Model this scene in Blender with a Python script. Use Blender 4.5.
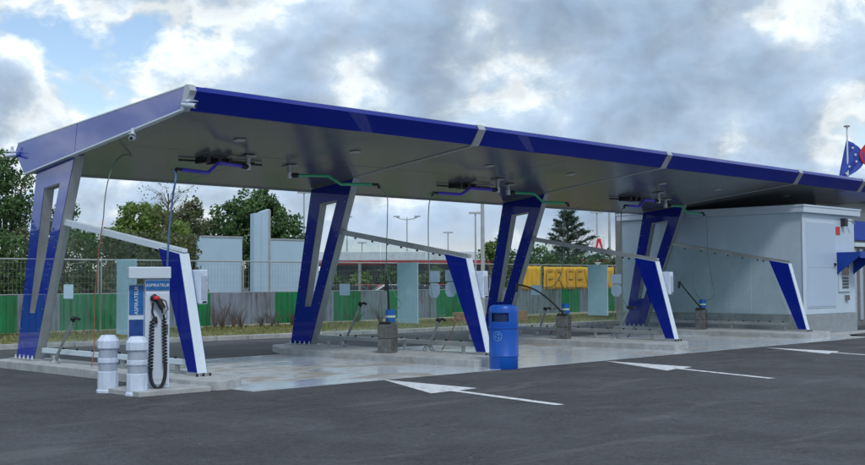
import bpy, bmesh, math, random
import numpy as np
from mathutils import Vector, Matrix, Euler
random.seed(7); rng = np.random.default_rng(7)
for o in list(bpy.data.objects): bpy.data.objects.remove(o)
SC = bpy.context.scene; COL = SC.collection
R = math.radians

# ------------------------------------------------------------------ camera
cd = bpy.data.cameras.new('camera'); camo = bpy.data.objects.new('camera', cd); COL.objects.link(camo)
rx = Vector((0.7036356, -0.7105470, -0.0044617)); ux = Vector((-0.0271289, -0.0331386, 0.9990825)); fx = Vector((0.7100429, 0.7028690, 0.0425938))
m = Matrix((rx, ux, -fx)).transposed().to_4x4(); m.translation = Vector((-10.042, -15.0956, 1.6))
camo.matrix_world = m
cd.sensor_width = 36; cd.lens = 47.44; cd.clip_end = 4000; cd.clip_start = .1
SC.camera = camo

# ------------------------------------------------------------------ sky and sun
SUN_AZ, SUN_EL = R(207), R(48)         # azimuth clockwise from +Y
sdir = Vector((math.sin(SUN_AZ)*math.cos(SUN_EL), math.cos(SUN_AZ)*math.cos(SUN_EL), math.sin(SUN_EL)))
W = bpy.data.worlds.new('World'); SC.world = W; W.use_nodes = True
nt = W.node_tree; nt.nodes.clear()
def N(t, tree=None, **k):
    n = (tree or nt).nodes.new(t)
    for a, b in k.items(): setattr(n, a, b)
    return n
def L(a, b, tree=None): (tree or nt).links.new(a, b)
def mathn(op, a, b=None, tree=None, clamp=False):
    n = N('ShaderNodeMath', tree, operation=op); n.use_clamp = clamp
    for i, v in enumerate((a, b)):
        if v is None: continue
        if isinstance(v, (int, float)): n.inputs[i].default_value = v
        else: L(v, n.inputs[i], tree)
    return n.outputs[0]
out = N('ShaderNodeOutputWorld'); bg = N('ShaderNodeBackground'); L(bg.outputs[0], out.inputs[0])
bg.inputs['Strength'].default_value = 0.15
sky = N('ShaderNodeTexSky', sky_type='NISHITA'); sky.sun_disc = False
sky.sun_elevation = SUN_EL; sky.sun_rotation = SUN_AZ; sky.air_density = 1.0; sky.dust_density = 0.6
tc = N('ShaderNodeTexCoord')
DIR = tc.outputs['Generated']
mp = N('ShaderNodeMapping'); L(DIR, mp.inputs[0]); mp.inputs['Scale'].default_value = (1, 1, 1.45)
def noise(vec, scale, detail, rough=.55, dist=0., tree=None, w=None):
    n = N('ShaderNodeTexNoise', tree); L(vec, n.inputs['Vector'], tree)
    n.inputs['Scale'].default_value = scale; n.inputs['Detail'].default_value = detail
    n.inputs['Roughness'].default_value = rough; n.inputs['Distortion'].default_value = dist
    return n.outputs['Fac']
def wdir(px, py):
    d = fx*1140 + rx*(px-432.5) - ux*(py-232.5); return d.normalized()
wp = N('ShaderNodeTexNoise'); L(mp.outputs[0], wp.inputs['Vector']); wp.inputs['Scale'].default_value = 9; wp.inputs['Detail'].default_value = 3
wv = N('ShaderNodeVectorMath', operation='SUBTRACT'); L(wp.outputs['Color'], wv.inputs[0]); wv.inputs[1].default_value = (.5,.5,.5)
ws = N('ShaderNodeVectorMath', operation='SCALE'); L(wv.outputs[0], ws.inputs[0]); ws.inputs['Scale'].default_value = .075
DW = N('ShaderNodeVectorMath', operation='ADD'); L(DIR, DW.inputs[0]); L(ws.outputs[0], DW.inputs[1])
def puff(vec, sc_, det, ro):
    q = N('ShaderNodeTexVoronoi', feature='F1'); L(vec, q.inputs['Vector']); q.inputs['Scale'].default_value = sc_; q.inputs['Detail'].default_value = det
    q.inputs['Roughness'].default_value = ro; q.normalize = True; return q.outputs['Distance']
def addv(a_, b_):
    n = N('ShaderNodeVectorMath', operation='ADD'); L(a_, n.inputs[0]); L(b_, n.inputs[1]) if not isinstance(b_, tuple) else setattr(n.inputs[1], 'default_value', b_); return n.outputs[0]
wq = N('ShaderNodeVectorMath', operation='SCALE'); L(wv.outputs[0], wq.inputs[0]); wq.inputs['Scale'].default_value = .05
PV = addv(mp.outputs[0], wq.outputs[0]); SHIFT = (-.006, .008, .014)
n1 = noise(PV, 7.5, 8, .58, .0)
pf = puff(PV, 26, 1.5, .5)
sh = N('ShaderNodeVectorMath', operation='ADD'); L(mp.outputs[0], sh.inputs[0]); sh.inputs[1].default_value = (-.010, .012, .022)
n1b = noise(addv(PV, SHIFT), 7.5, 5, .5, .0)
n1c = noise(PV, 7.5, 5, .5, .0)
n3 = noise(mp.outputs[0], 40.0, 5, .6, .0)
cov = mathn('ADD', .60, mathn('MULTIPLY', mathn('SUBTRACT', n1, .5), 1.35))
cov = mathn('ADD', cov, mathn('MULTIPLY', mathn('SUBTRACT', n3, .5), .22))
cov = mathn('ADD', cov, mathn('MULTIPLY', mathn('SUBTRACT', .30, pf), .22))
# large cloud masses and gaps by direction of the sky: (px, py) of the mass, radius, amount
BL = [(158,14,46,-.27),(84,36,28,-.12),(122,50,32,-.10),(178,20,26,.14),(60,60,40,-.09),(110,75,85,-.12),(40,30,80,-.10),(190,80,60,-.08),(545,0,24,-.26),(500,10,26,-.08),(372,55,16,-.20),
      (690,80,190,.12),(255,70,50,.06),(430,70,80,.05),(25,70,60,-.06),(862,105,50,-.20),(785,26,34,-.16),(735,50,24,-.08),(722,128,44,-.14),(482,30,22,-.11),(530,52,18,-.07),
      (352,84,44,-.21),(385,100,24,-.08),(40,15,50,-.12),(380,212,60,.10),(300,205,50,.06),(560,225,60,-.04),(640,90,60,.03),(440,20,60,.04)]
for px, py, rad, amt in BL:
    c = wdir(px, py)
    v = N('ShaderNodeVectorMath', operation='SUBTRACT'); L(DW.outputs[0], v.inputs[0]); v.inputs[1].default_value = c
    v2 = N('ShaderNodeVectorMath', operation='MULTIPLY'); L(v.outputs[0], v2.inputs[0]); v2.inputs[1].default_value = (1, 1, 1.35)
    ln = N('ShaderNodeVectorMath', operation='LENGTH'); L(v2.outputs[0], ln.inputs[0])
    mr = N('ShaderNodeMapRange', interpolation_type='SMOOTHSTEP'); L(ln.outputs['Value'], mr.inputs[0])
    mr.inputs[1].default_value = 0; mr.inputs[2].default_value = rad/1140*1.6; mr.inputs[3].default_value = amt; mr.inputs[4].default_value = 0
    cov = mathn('ADD', cov, mr.outputs[0])
cr = N('ShaderNodeValToRGB'); L(cov, cr.inputs[0])
def setramp(cr, stops):
    e = cr.color_ramp.elements
    while len(e) > 1: e.remove(e[-1])
    e[0].position = stops[0][0]; e[0].color = (*stops[0][1], 1)
    for p_, c_ in stops[1:]:
        q = e.new(p_); q.color = (*c_, 1)
setramp(cr, [(.36,(.74,.86,.95)),(.41,(.93,1.0,1.03)),(.46,(.88,.96,1.02)),(.505,(.70,.80,.89)),(.555,(.53,.65,.78)),(.62,(.45,.57,.72)),(.72,(.38,.50,.655)),(.85,(.33,.45,.61))])
# lit and shaded sides of the billows
dif = mathn('SUBTRACT', n1c, n1b)
rel = N('ShaderNodeMapRange'); L(dif, rel.inputs[0]); rel.inputs[1].default_value = -.07; rel.inputs[2].default_value = .07; rel.inputs[3].default_value = .82; rel.inputs[4].default_value = 1.20
mu = N('ShaderNodeVectorMath', operation='SCALE'); L(cr.outputs[0], mu.inputs[0]); L(rel.outputs[0], mu.inputs['Scale'])
al = N('ShaderNodeMapRange', interpolation_type='SMOOTHSTEP'); L(cov, al.inputs[0]); al.inputs[1].default_value = .27; al.inputs[2].default_value = .40
cl10 = N('ShaderNodeVectorMath', operation='SCALE'); L(mu.outputs[0], cl10.inputs[0]); cl10.inputs['Scale'].default_value = 6.9
mx0 = N('ShaderNodeMix', data_type='RGBA'); L(al.outputs[0], mx0.inputs[0]); L(sky.outputs[0], mx0.inputs[6]); L(cl10.outputs[0], mx0.inputs[7])
# pale air towards the horizon
sx_ = N('ShaderNodeSeparateXYZ'); L(DIR, sx_.inputs[0])
hz0 = N('ShaderNodeMapRange', interpolation_type='SMOOTHSTEP'); L(sx_.outputs[2], hz0.inputs[0]); hz0.inputs[1].default_value = .0; hz0.inputs[2].default_value = .058; hz0.inputs[3].default_value = .85; hz0.inputs[4].default_value = .0
mx = N('ShaderNodeMix', data_type='RGBA'); L(hz0.outputs[0], mx.inputs[0]); L(mx0.outputs[2], mx.inputs[6]); mx.inputs[7].default_value = (5.7,5.75,5.3,1)
L(mx.outputs[2], bg.inputs[0])
sl = bpy.data.lights.new('sun', 'SUN'); sl.energy = 1.5; sl.angle = R(10); sl.color = (1, .97, .93)
so = bpy.data.objects.new('sun', sl); COL.objects.link(so); so.rotation_euler = sdir.to_track_quat('Z', 'Y').to_euler()
vs = SC.view_settings; vs.view_transform = 'Standard'; vs.look = 'None'; vs.gamma = 1; vs.exposure = 0.0; vs.use_curve_mapping = False

# ------------------------------------------------------------------ materials
def new_mat(name):
    m = bpy.data.materials.new(name); m.use_nodes = True
    t = m.node_tree; return m, t, t.nodes['Principled BSDF']
def mat(name, col, rough=.5, metal=0., var=.12, scale=3., bump=.0, bscale=40., coat=0., coat_ior=1.5, coat_rough=.03, dirt=None, dirt_amt=.0, dscale=1.2, spec=.5):
    m, t, b = new_mat(name)
    co = N('ShaderNodeTexCoord', t).outputs['Object'] if False else N('ShaderNodeNewGeometry', t).outputs['Position']
    nz = noise(co, scale, 5, .6, 0, t)
    mr = N('ShaderNodeMapRange', t); L(nz, mr.inputs[0], t); mr.inputs[1].default_value = .3; mr.inputs[2].default_value = .7
    mr.inputs[3].default_value = 1-var; mr.inputs[4].default_value = 1+var
    sc = N('ShaderNodeVectorMath', t, operation='SCALE'); sc.inputs[0].default_value = col; L(mr.outputs[0], sc.inputs['Scale'], t)
    last = sc.outputs[0]
    if dirt:
        dn = noise(co, dscale, 7, .65, .4, t)
        dr = N('ShaderNodeMapRange', t); L(dn, dr.inputs[0], t); dr.inputs[1].default_value = .48; dr.inputs[2].default_value = .72; dr.inputs[3].default_value = 0; dr.inputs[4].default_value = dirt_amt
        mxx = N('ShaderNodeMix', t, data_type='RGBA'); L(dr.outputs[0], mxx.inputs[0], t); L(last, mxx.inputs[6], t); mxx.inputs[7].default_value = (*dirt, 1)
        last = mxx.outputs[2]
    L(last, b.inputs['Base Color'], t)
    rr = N('ShaderNodeMapRange', t); L(nz, rr.inputs[0], t); rr.inputs[1].default_value = .3; rr.inputs[2].default_value = .7
    rr.inputs[3].default_value = max(0, rough*.88); rr.inputs[4].default_value = min(1, rough*1.15); L(rr.outputs[0], b.inputs['Roughness'], t)
    b.inputs['Metallic'].default_value = metal; b.inputs['Specular IOR Level'].default_value = spec
    if coat: b.inputs['Coat Weight'].default_value = coat; b.inputs['Coat IOR'].default_value = coat_ior; b.inputs['Coat Roughness'].default_value = coat_rough
    if bump:
        bn = noise(co, bscale, 4, .6, 0, t); bp = N('ShaderNodeBump', t); L(bn, bp.inputs['Height'], t)
        bp.inputs['Strength'].default_value = 1; bp.inputs['Distance'].default_value = bump; L(bp.outputs[0], b.inputs['Normal'], t)
    return m
M = {}
def sheetmat(name, c, d):
    m, t, b = new_mat(name); co = N('ShaderNodeNewGeometry', t).outputs['Position']
    mp_ = N('ShaderNodeMapping', t); L(co, mp_.inputs[0], t); mp_.inputs['Scale'].default_value = (6, 6, .5)
    a_ = noise(mp_.outputs[0], 1.6, 6, .65, .3, t); b2 = noise(co, 1.1, 3, .5, 0, t)
    r_ = N('ShaderNodeMapRange', t); L(mathn('ADD', mathn('MULTIPLY', a_, .7, t), mathn('MULTIPLY', b2, .3, t), t), r_.inputs[0], t)
    r_.inputs[1].default_value = .47; r_.inputs[2].default_value = .66
    oi = N('ShaderNodeObjectInfo', t).outputs['Random']; L(mathn('SUBTRACT', .53, mathn('MULTIPLY', oi, .12, t), t), r_.inputs[1], t)
    x_ = N('ShaderNodeMix', t, data_type='RGBA'); L(r_.outputs[0], x_.inputs[0], t); x_.inputs[6].default_value = (*c,1); x_.inputs[7].default_value = (*d,1)
    L(x_.outputs[2], b.inputs['Base Color'], t); b.inputs['Roughness'].default_value = .45; return m
M['blue'] = mat('blue_panel', (.0005,.012,.25), .35, 0, .05, .9, 0, 1.5, .6, 1.42, .03, spec=.12)
M['blue_skylit'] = mat('glossy_blue_skylit', (.0015,.026,.36), .3, 0, .05, .9, 0, 1.5, 1, 1.95, .02, spec=.3)  # glossier copy of the blue panel, sky reflection also put into its lighter base
M['silver'] = mat('silver_strip', (.50,.53,.55), .38, .6, .08, 4)
M['alu'] = mat('grey_aluminium', (.36,.39,.40), .42, .45, .12, 3, .0005, 30, dirt=(.18,.18,.17), dirt_amt=.3)
M['white_alu'] = mat('white_aluminium', (.66,.76,.84), .4, .1, .06, 3, dirt=(.45,.46,.45), dirt_amt=.3, dscale=3)
M['soffit'] = mat('soffit_panel', (.215,.22,.225), .22, .35, .10, .8, .0008, 2.0, dirt=(.2,.2,.19), dirt_amt=.5, dscale=.7)
M['roofdeck'] = mat('roof_deck', (.3,.31,.32), .6)
M['dark'] = mat('black_rubber', (.012,.012,.014), .5, 0, .2, 20)
M['darkmetal'] = mat('dark_metal', (.05,.05,.055), .4, .5)
M['arm_blue'] = mat('blue_boom_paint', (.07,.045,.62), .35, 0, .08, 5, coat=.5)
M['arm_green'] = mat('green_boom_paint', (.04,.38,.20), .35, 0, .08, 5, coat=.5)
M['steel'] = mat('brushed_steel', (.30,.29,.27), .25, .95, .25, 9, .0005, 30, dirt=(.16,.14,.11), dirt_amt=.5, dscale=5)
M['white'] = mat('white_paint', (.56,.65,.76), .4, 0, .05, 2, dirt=(.4,.44,.48), dirt_amt=.25, dscale=2)
M['board'] = mat('pale_board', (.56,.78,.92), .35, 0, .05, 2, dirt=(.36,.45,.5), dirt_amt=.3)
M['plastic_white'] = mat('white_plastic', (.60,.70,.85), .45, 0, .05, 6, dirt=(.36,.40,.44), dirt_amt=.5, dscale=6)
M['band'] = mat('grey_band', (.42,.48,.58), .3, .2, .08, 8)
M['bin'] = mat('blue_plastic', (.002,.085,.46), .38, 0, .08, 4, .0004, 60, dirt=(.015,.09,.40), dirt_amt=.3, dscale=3)
M['emblem_blue'] = mat('pale_blue_print', (.12,.30,.62), .4)
M['sign_pale'] = mat('pale_sign', (.34,.48,.62), .4)
M['bin_shade'] = mat('shaded_bin_inside', (.004,.02,.10), .6)
M['poster'] = mat('blue_poster', (.01,.12,.36), .3, 0, .35, 9)
M['poster_dark'] = mat('dark_blue_poster', (.01,.05,.22), .3, 0, .35, 9)
M['cup'] = mat('blue_cup', (.01,.12,.42), .35)
M['red'] = mat('red_plastic', (.55,.02,.025), .4)
M['orange'] = mat('orange_hose', (.30,.10,.06), .45)
M['hose'] = mat('grey_green_hose', (.13,.22,.20), .45)
M['hose_blue'] = mat('blue_hose', (.06,.14,.26), .45)
M['kerb'] = mat('kerb_concrete', (.40,.42,.43), .8, 0, .18, 6, .003, 60, dirt=(.26,.26,.25), dirt_amt=.6, dscale=2.2)
M['plinth'] = mat('plinth_concrete', (.27,.31,.34), .8, 0, .15, 4, .003, 60, dirt=(.22,.22,.21), dirt_amt=.5)
M['cont'] = mat('pale_panel_wall', (.53,.65,.76), .38, 0, .03, 1, dirt=(.34,.42,.50), dirt_amt=.35, dscale=.8)
M['door'] = mat('door_panel', (.44,.56,.70), .35, 0, .03, 1)
M['line'] = mat('road_paint', (.70,.73,.76), .6, 0, .08, 12, dirt=(.13,.13,.14), dirt_amt=.85, dscale=7)
M['green_sheet'] = sheetmat('green_sheet', (.010,.215,.075), (.035,.085,.04))
M['grey_sheet'] = sheetmat('grey_sheet', (.22,.26,.32), (.09,.085,.085))
M['galv'] = mat('galvanised_steel', (.42,.45,.46), .45, .6)
M['banner'] = mat('orange_banner', (.90,.50,.04), .6, 0, .06, 2, .004, 3)
M['banner_txt'] = mat('banner_print', (.74,.44,.06), .6)
M['hoard'] = mat('pale_blue_panel', (.40,.55,.68), .45, .1, .05, .7, dirt=(.33,.45,.56), dirt_amt=.3)
M['bark'] = mat('bark', (.10,.075,.055), .9, 0, .3, 6, .02, 14)
M['wood'] = mat('timber', (.34,.21,.14), .75, 0, .25, 6, .003, 40)
M['pole'] = mat('lamp_pole', (.42,.45,.47), .5, .3)
M['stroof'] = mat('station_roof', (.62,.68,.74), .5)
M['stred'] = mat('station_red', (.40,.03,.04), .5)
M['stwall'] = mat('station_wall', (.30,.38,.45), .5)
M['glassdark'] = mat('dark_glazing', (.03,.04,.05), .12, 0, .3, 1)
M['flagblue'] = mat('blue_cloth', (.03,.07,.40), .7); M['flagred'] = mat('red_cloth', (.60,.03,.04), .7); M['flagwhite'] = mat('white_cloth', (.75,.75,.75), .7)
M['awning'] = mat('blue_awning', (.004,.045,.33), .4); M['keys'] = mat('keypad', (.05,.06,.08), .35, 0, .7, 18)
M['logo'] = mat('pale_print', (.55,.65,.50), .5); M['lampglass'] = mat('lamp_lens', (.42,.42,.40), .3)
M['tooth'] = mat('bolt_cap', (.62,.66,.70), .4, .3)
M['signgreen'] = mat('sign_green', (.02,.22,.14), .5); M['signred'] = mat('sign_red', (.60,.01,.04), .5); M['signwhite'] = mat('sign_white', (.70,.74,.78), .5)
M['tyre'] = mat('tyre', (.015,.015,.015), .8); M['rubberfoot'] = mat('concrete_foot', (.3,.3,.29), .9)
M['greywall'] = mat('grey_cladding', (.20,.21,.21), .5, .3)
def carpaint(n, c): return mat(n, c, .3, .2, .04, 2, coat=1)
M['car_dark'] = carpaint('charcoal_car_paint', (.03,.035,.04)); M['car_white'] = carpaint('white_car_paint', (.6,.62,.64))
M['car_red'] = carpaint('red_car_paint', (.45,.015,.02)); M['car_silver'] = carpaint('silver_car_paint', (.32,.34,.36)); M['car_blue'] = carpaint('blue_car_paint', (.03,.08,.2))
# glass
m_, t, b = new_mat('clear_pane'); t.nodes.remove(b); o_ = t.nodes['Material Output']
tr = N('ShaderNodeBsdfTransparent', t); tr.inputs[0].default_value = (.93,.965,.955,1)
gl = N('ShaderNodeBsdfGlossy', t); gl.inputs['Roughness'].default_value = .02; gl.inputs[0].default_value = (.95,1,1,1)
df = N('ShaderNodeBsdfDiffuse', t); df.inputs[0].default_value = (.55,.62,.62,1)
fr = N('ShaderNodeFresnel', t); gbf = N('ShaderNodeNewGeometry', t).outputs['Backfacing']; L(mathn('SUBTRACT', 1.5, mathn('MULTIPLY', gbf, .8333, t), t), fr.inputs[0], t)
gco = N('ShaderNodeNewGeometry', t).outputs['Position']; gn = noise(gco, 2.2, 8, .7, 1.0, t)
gm = N('ShaderNodeMapRange', t); L(gn, gm.inputs[0], t); gm.inputs[1].default_value=.4; gm.inputs[2].default_value=.75; gm.inputs[3].default_value=.01; gm.inputs[4].default_value=.09
x1 = N('ShaderNodeMixShader', t); L(gm.outputs[0], x1.inputs[0], t); L(tr.outputs[0], x1.inputs[1], t); L(df.outputs[0], x1.inputs[2], t)
x2 = N('ShaderNodeMixShader', t); L(fr.outputs[0], x2.inputs[0], t); L(x1.outputs[0], x2.inputs[1], t); L(gl.outputs[0], x2.inputs[2], t)
L(x2.outputs[0], o_.inputs[0], t); M['glass'] = m_
# asphalt
m_, t, b = new_mat('asphalt'); co = N('ShaderNodeNewGeometry', t).outputs['Position']
f1 = noise(co, 48, 5, .8, 0, t); f2 = noise(co, .55, 7, .65, .8, t); f3 = noise(co, 7, 6, .75, 0, t)
vo = N('ShaderNodeTexVoronoi', t); L(co, vo.inputs['Vector'], t); vo.inputs['Scale'].default_value = 22
a = mathn('MULTIPLY', mathn('SUBTRACT', f1, .5, t), 3.2, t); a = mathn('ADD', a, mathn('MULTIPLY', mathn('SUBTRACT', f2, .5, t), 2.0, t), t)
a = mathn('ADD', a, mathn('MULTIPLY', mathn('SUBTRACT', f3, .5, t), 1.3, t), t)
spk = mathn('LESS_THAN', vo.outputs['Distance'], .17, t); rnd = mathn('GREATER_THAN', N('ShaderNodeSeparateColor', t).outputs[0], .5, t)
sepc = [n for n in t.nodes if n.bl_idname == 'ShaderNodeSeparateColor'][0]; L(vo.outputs['Color'], sepc.inputs[0], t)
a = mathn('ADD', a, mathn('MULTIPLY', mathn('MULTIPLY', spk, rnd, t), .9, t), t)
f5 = noise(co, 17, 5, .8, 0, t); a = mathn('ADD', a, mathn('MULTIPLY', mathn('SUBTRACT', f5, .5, t), 2.4, t), t)
oil = noise(co, 1.4, 5, .6, 1.5, t); om = N('ShaderNodeMapRange', t, interpolation_type='SMOOTHSTEP'); L(oil, om.inputs[0], t); om.inputs[1].default_value = .60; om.inputs[2].default_value = .72
a = mathn('SUBTRACT', a, mathn('MULTIPLY', om.outputs[0], .38, t), t)
v3 = N('ShaderNodeTexVoronoi', t); L(co, v3.inputs['Vector'], t); v3.inputs['Scale'].default_value = 1.3; sp3 = mathn('LESS_THAN', v3.outputs['Distance'], .028, t)
a = mathn('ADD', a, mathn('MULTIPLY', sp3, 1.8, t), t)
a = mathn('MAXIMUM', mathn('ADD', a, 1.0, t), .25, t)
sc = N('ShaderNodeVectorMath', t, operation='SCALE'); sc.inputs[0].default_value = (.057,.059,.066); L(a, sc.inputs['Scale'], t)
L(sc.outputs[0], b.inputs['Base Color'], t)
# thin pale dried runs of water crossing the asphalt near the bays
mpp = N('ShaderNodeMapping', t); L(co, mpp.inputs[0], t); mpp.inputs['Rotation'].default_value = (0,0,R(42)); mpp.inputs['Scale'].default_value = (.25,1.3,1)
st = noise(mpp.outputs[0], 1.1, 7, .6, 1.2, t); stm = N('ShaderNodeMapRange', t); L(st, stm.inputs[0], t); stm.inputs[1].default_value=.56; stm.inputs[2].default_value=.72; stm.inputs[3].default_value=0; stm.inputs[4].default_value=.45
mm = N('ShaderNodeMix', t, data_type='RGBA'); L(stm.outputs[0], mm.inputs[0], t); L(sc.outputs[0], mm.inputs[6], t); mm.inputs[7].default_value = (.16,.16,.165,1); L(mm.outputs[2], b.inputs['Base Color'], t)
b.inputs['Roughness'].default_value = .82; bp = N('ShaderNodeBump', t); L(f1, bp.inputs['Height'], t); bp.inputs['Distance'].default_value = .010; L(bp.outputs[0], b.inputs['Normal'], t)
M['asphalt'] = m_
# wet concrete floor, sky reflection painted into its pale blue patches
m_, t, b = new_mat('wet_concrete_skytint'); co = N('ShaderNodeNewGeometry', t).outputs['Position']
mpp = N('ShaderNodeMapping', t); L(co, mpp.inputs[0], t); mpp.inputs['Scale'].default_value = (.35, .8, 1)
f1 = noise(co, 40, 4, .7, 0, t); f2 = noise(mpp.outputs[0], 1.0, 7, .6, 1.0, t); f3 = noise(co, 2.3, 6, .6, .5, t)
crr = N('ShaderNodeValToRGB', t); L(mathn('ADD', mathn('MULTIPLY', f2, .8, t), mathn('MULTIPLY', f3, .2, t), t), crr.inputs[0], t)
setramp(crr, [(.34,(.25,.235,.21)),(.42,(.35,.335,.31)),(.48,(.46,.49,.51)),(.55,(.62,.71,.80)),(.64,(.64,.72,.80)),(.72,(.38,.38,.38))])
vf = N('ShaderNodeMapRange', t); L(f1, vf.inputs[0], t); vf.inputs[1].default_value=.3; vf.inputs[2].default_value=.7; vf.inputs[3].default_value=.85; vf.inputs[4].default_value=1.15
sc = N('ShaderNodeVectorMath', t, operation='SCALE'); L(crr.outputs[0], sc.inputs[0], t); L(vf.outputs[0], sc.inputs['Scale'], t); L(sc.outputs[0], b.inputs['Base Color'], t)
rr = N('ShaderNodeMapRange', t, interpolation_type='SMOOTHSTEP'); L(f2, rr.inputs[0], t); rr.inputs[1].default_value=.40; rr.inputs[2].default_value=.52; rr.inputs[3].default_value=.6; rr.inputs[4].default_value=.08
L(rr.outputs[0], b.inputs['Roughness'], t); bp = N('ShaderNodeBump', t); L(f1, bp.inputs['Height'], t); bp.inputs['Distance'].default_value = .001; L(bp.outputs[0], b.inputs['Normal'], t)
M['floor'] = m_
# verge
M['verge'] = mat('verge_soil', (.27,.25,.16), .95, 0, .35, 2.5, .02, 20, dirt=(.13,.17,.06), dirt_amt=.9, dscale=1.3)
def leafmat(name, c1, c2, c3):
    m, t, b = new_mat(name); g = N('ShaderNodeNewGeometry', t)
    cr = N('ShaderNodeValToRGB', t); nz = noise(g.outputs['Position'], .9, 3, .5, 0, t)
    L(mathn('ADD', mathn('MULTIPLY', g.outputs['Random Per Island'], .6, t), mathn('MULTIPLY', mathn('SUBTRACT', nz, .3, t), .9, t), t), cr.inputs[0], t)
    setramp(cr, [(.1,c1),(.5,c2),(.95,c3)]); L(cr.outputs[0], b.inputs['Base Color'], t)
    b.inputs['Roughness'].default_value = .55; b.inputs['Specular IOR Level'].default_value = .3
    tl = N('ShaderNodeBsdfTranslucent', t); L(cr.outputs[0], tl.inputs[0], t); ms = N('ShaderNodeMixShader', t); ms.inputs[0].default_value = .3
    L(b.outputs[0], ms.inputs[1], t); L(tl.outputs[0], ms.inputs[2], t); L(ms.outputs[0], t.nodes['Material Output'].inputs[0], t)
    return m
M['leaf_dark'] = leafmat('dark_leaves', (.04,.09,.033), (.085,.165,.058), (.16,.26,.09))
M['leaf_mid'] = leafmat('green_leaves', (.07,.14,.03), (.15,.25,.05), (.27,.35,.09))
M['leaf_olive'] = leafmat('olive_leaves', (.07,.095,.045), (.13,.165,.075), (.21,.23,.12))
M['leaf_brown'] = leafmat('brownish_leaves', (.06,.08,.035), (.12,.145,.065), (.20,.22,.10))
M['leaf_pine'] = leafmat('pine_needles', (.025,.05,.032), (.055,.095,.06), (.10,.14,.09))
M['grass'] = leafmat('grass_blades', (.13,.16,.05), (.24,.26,.10), (.38,.35,.18))

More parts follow.
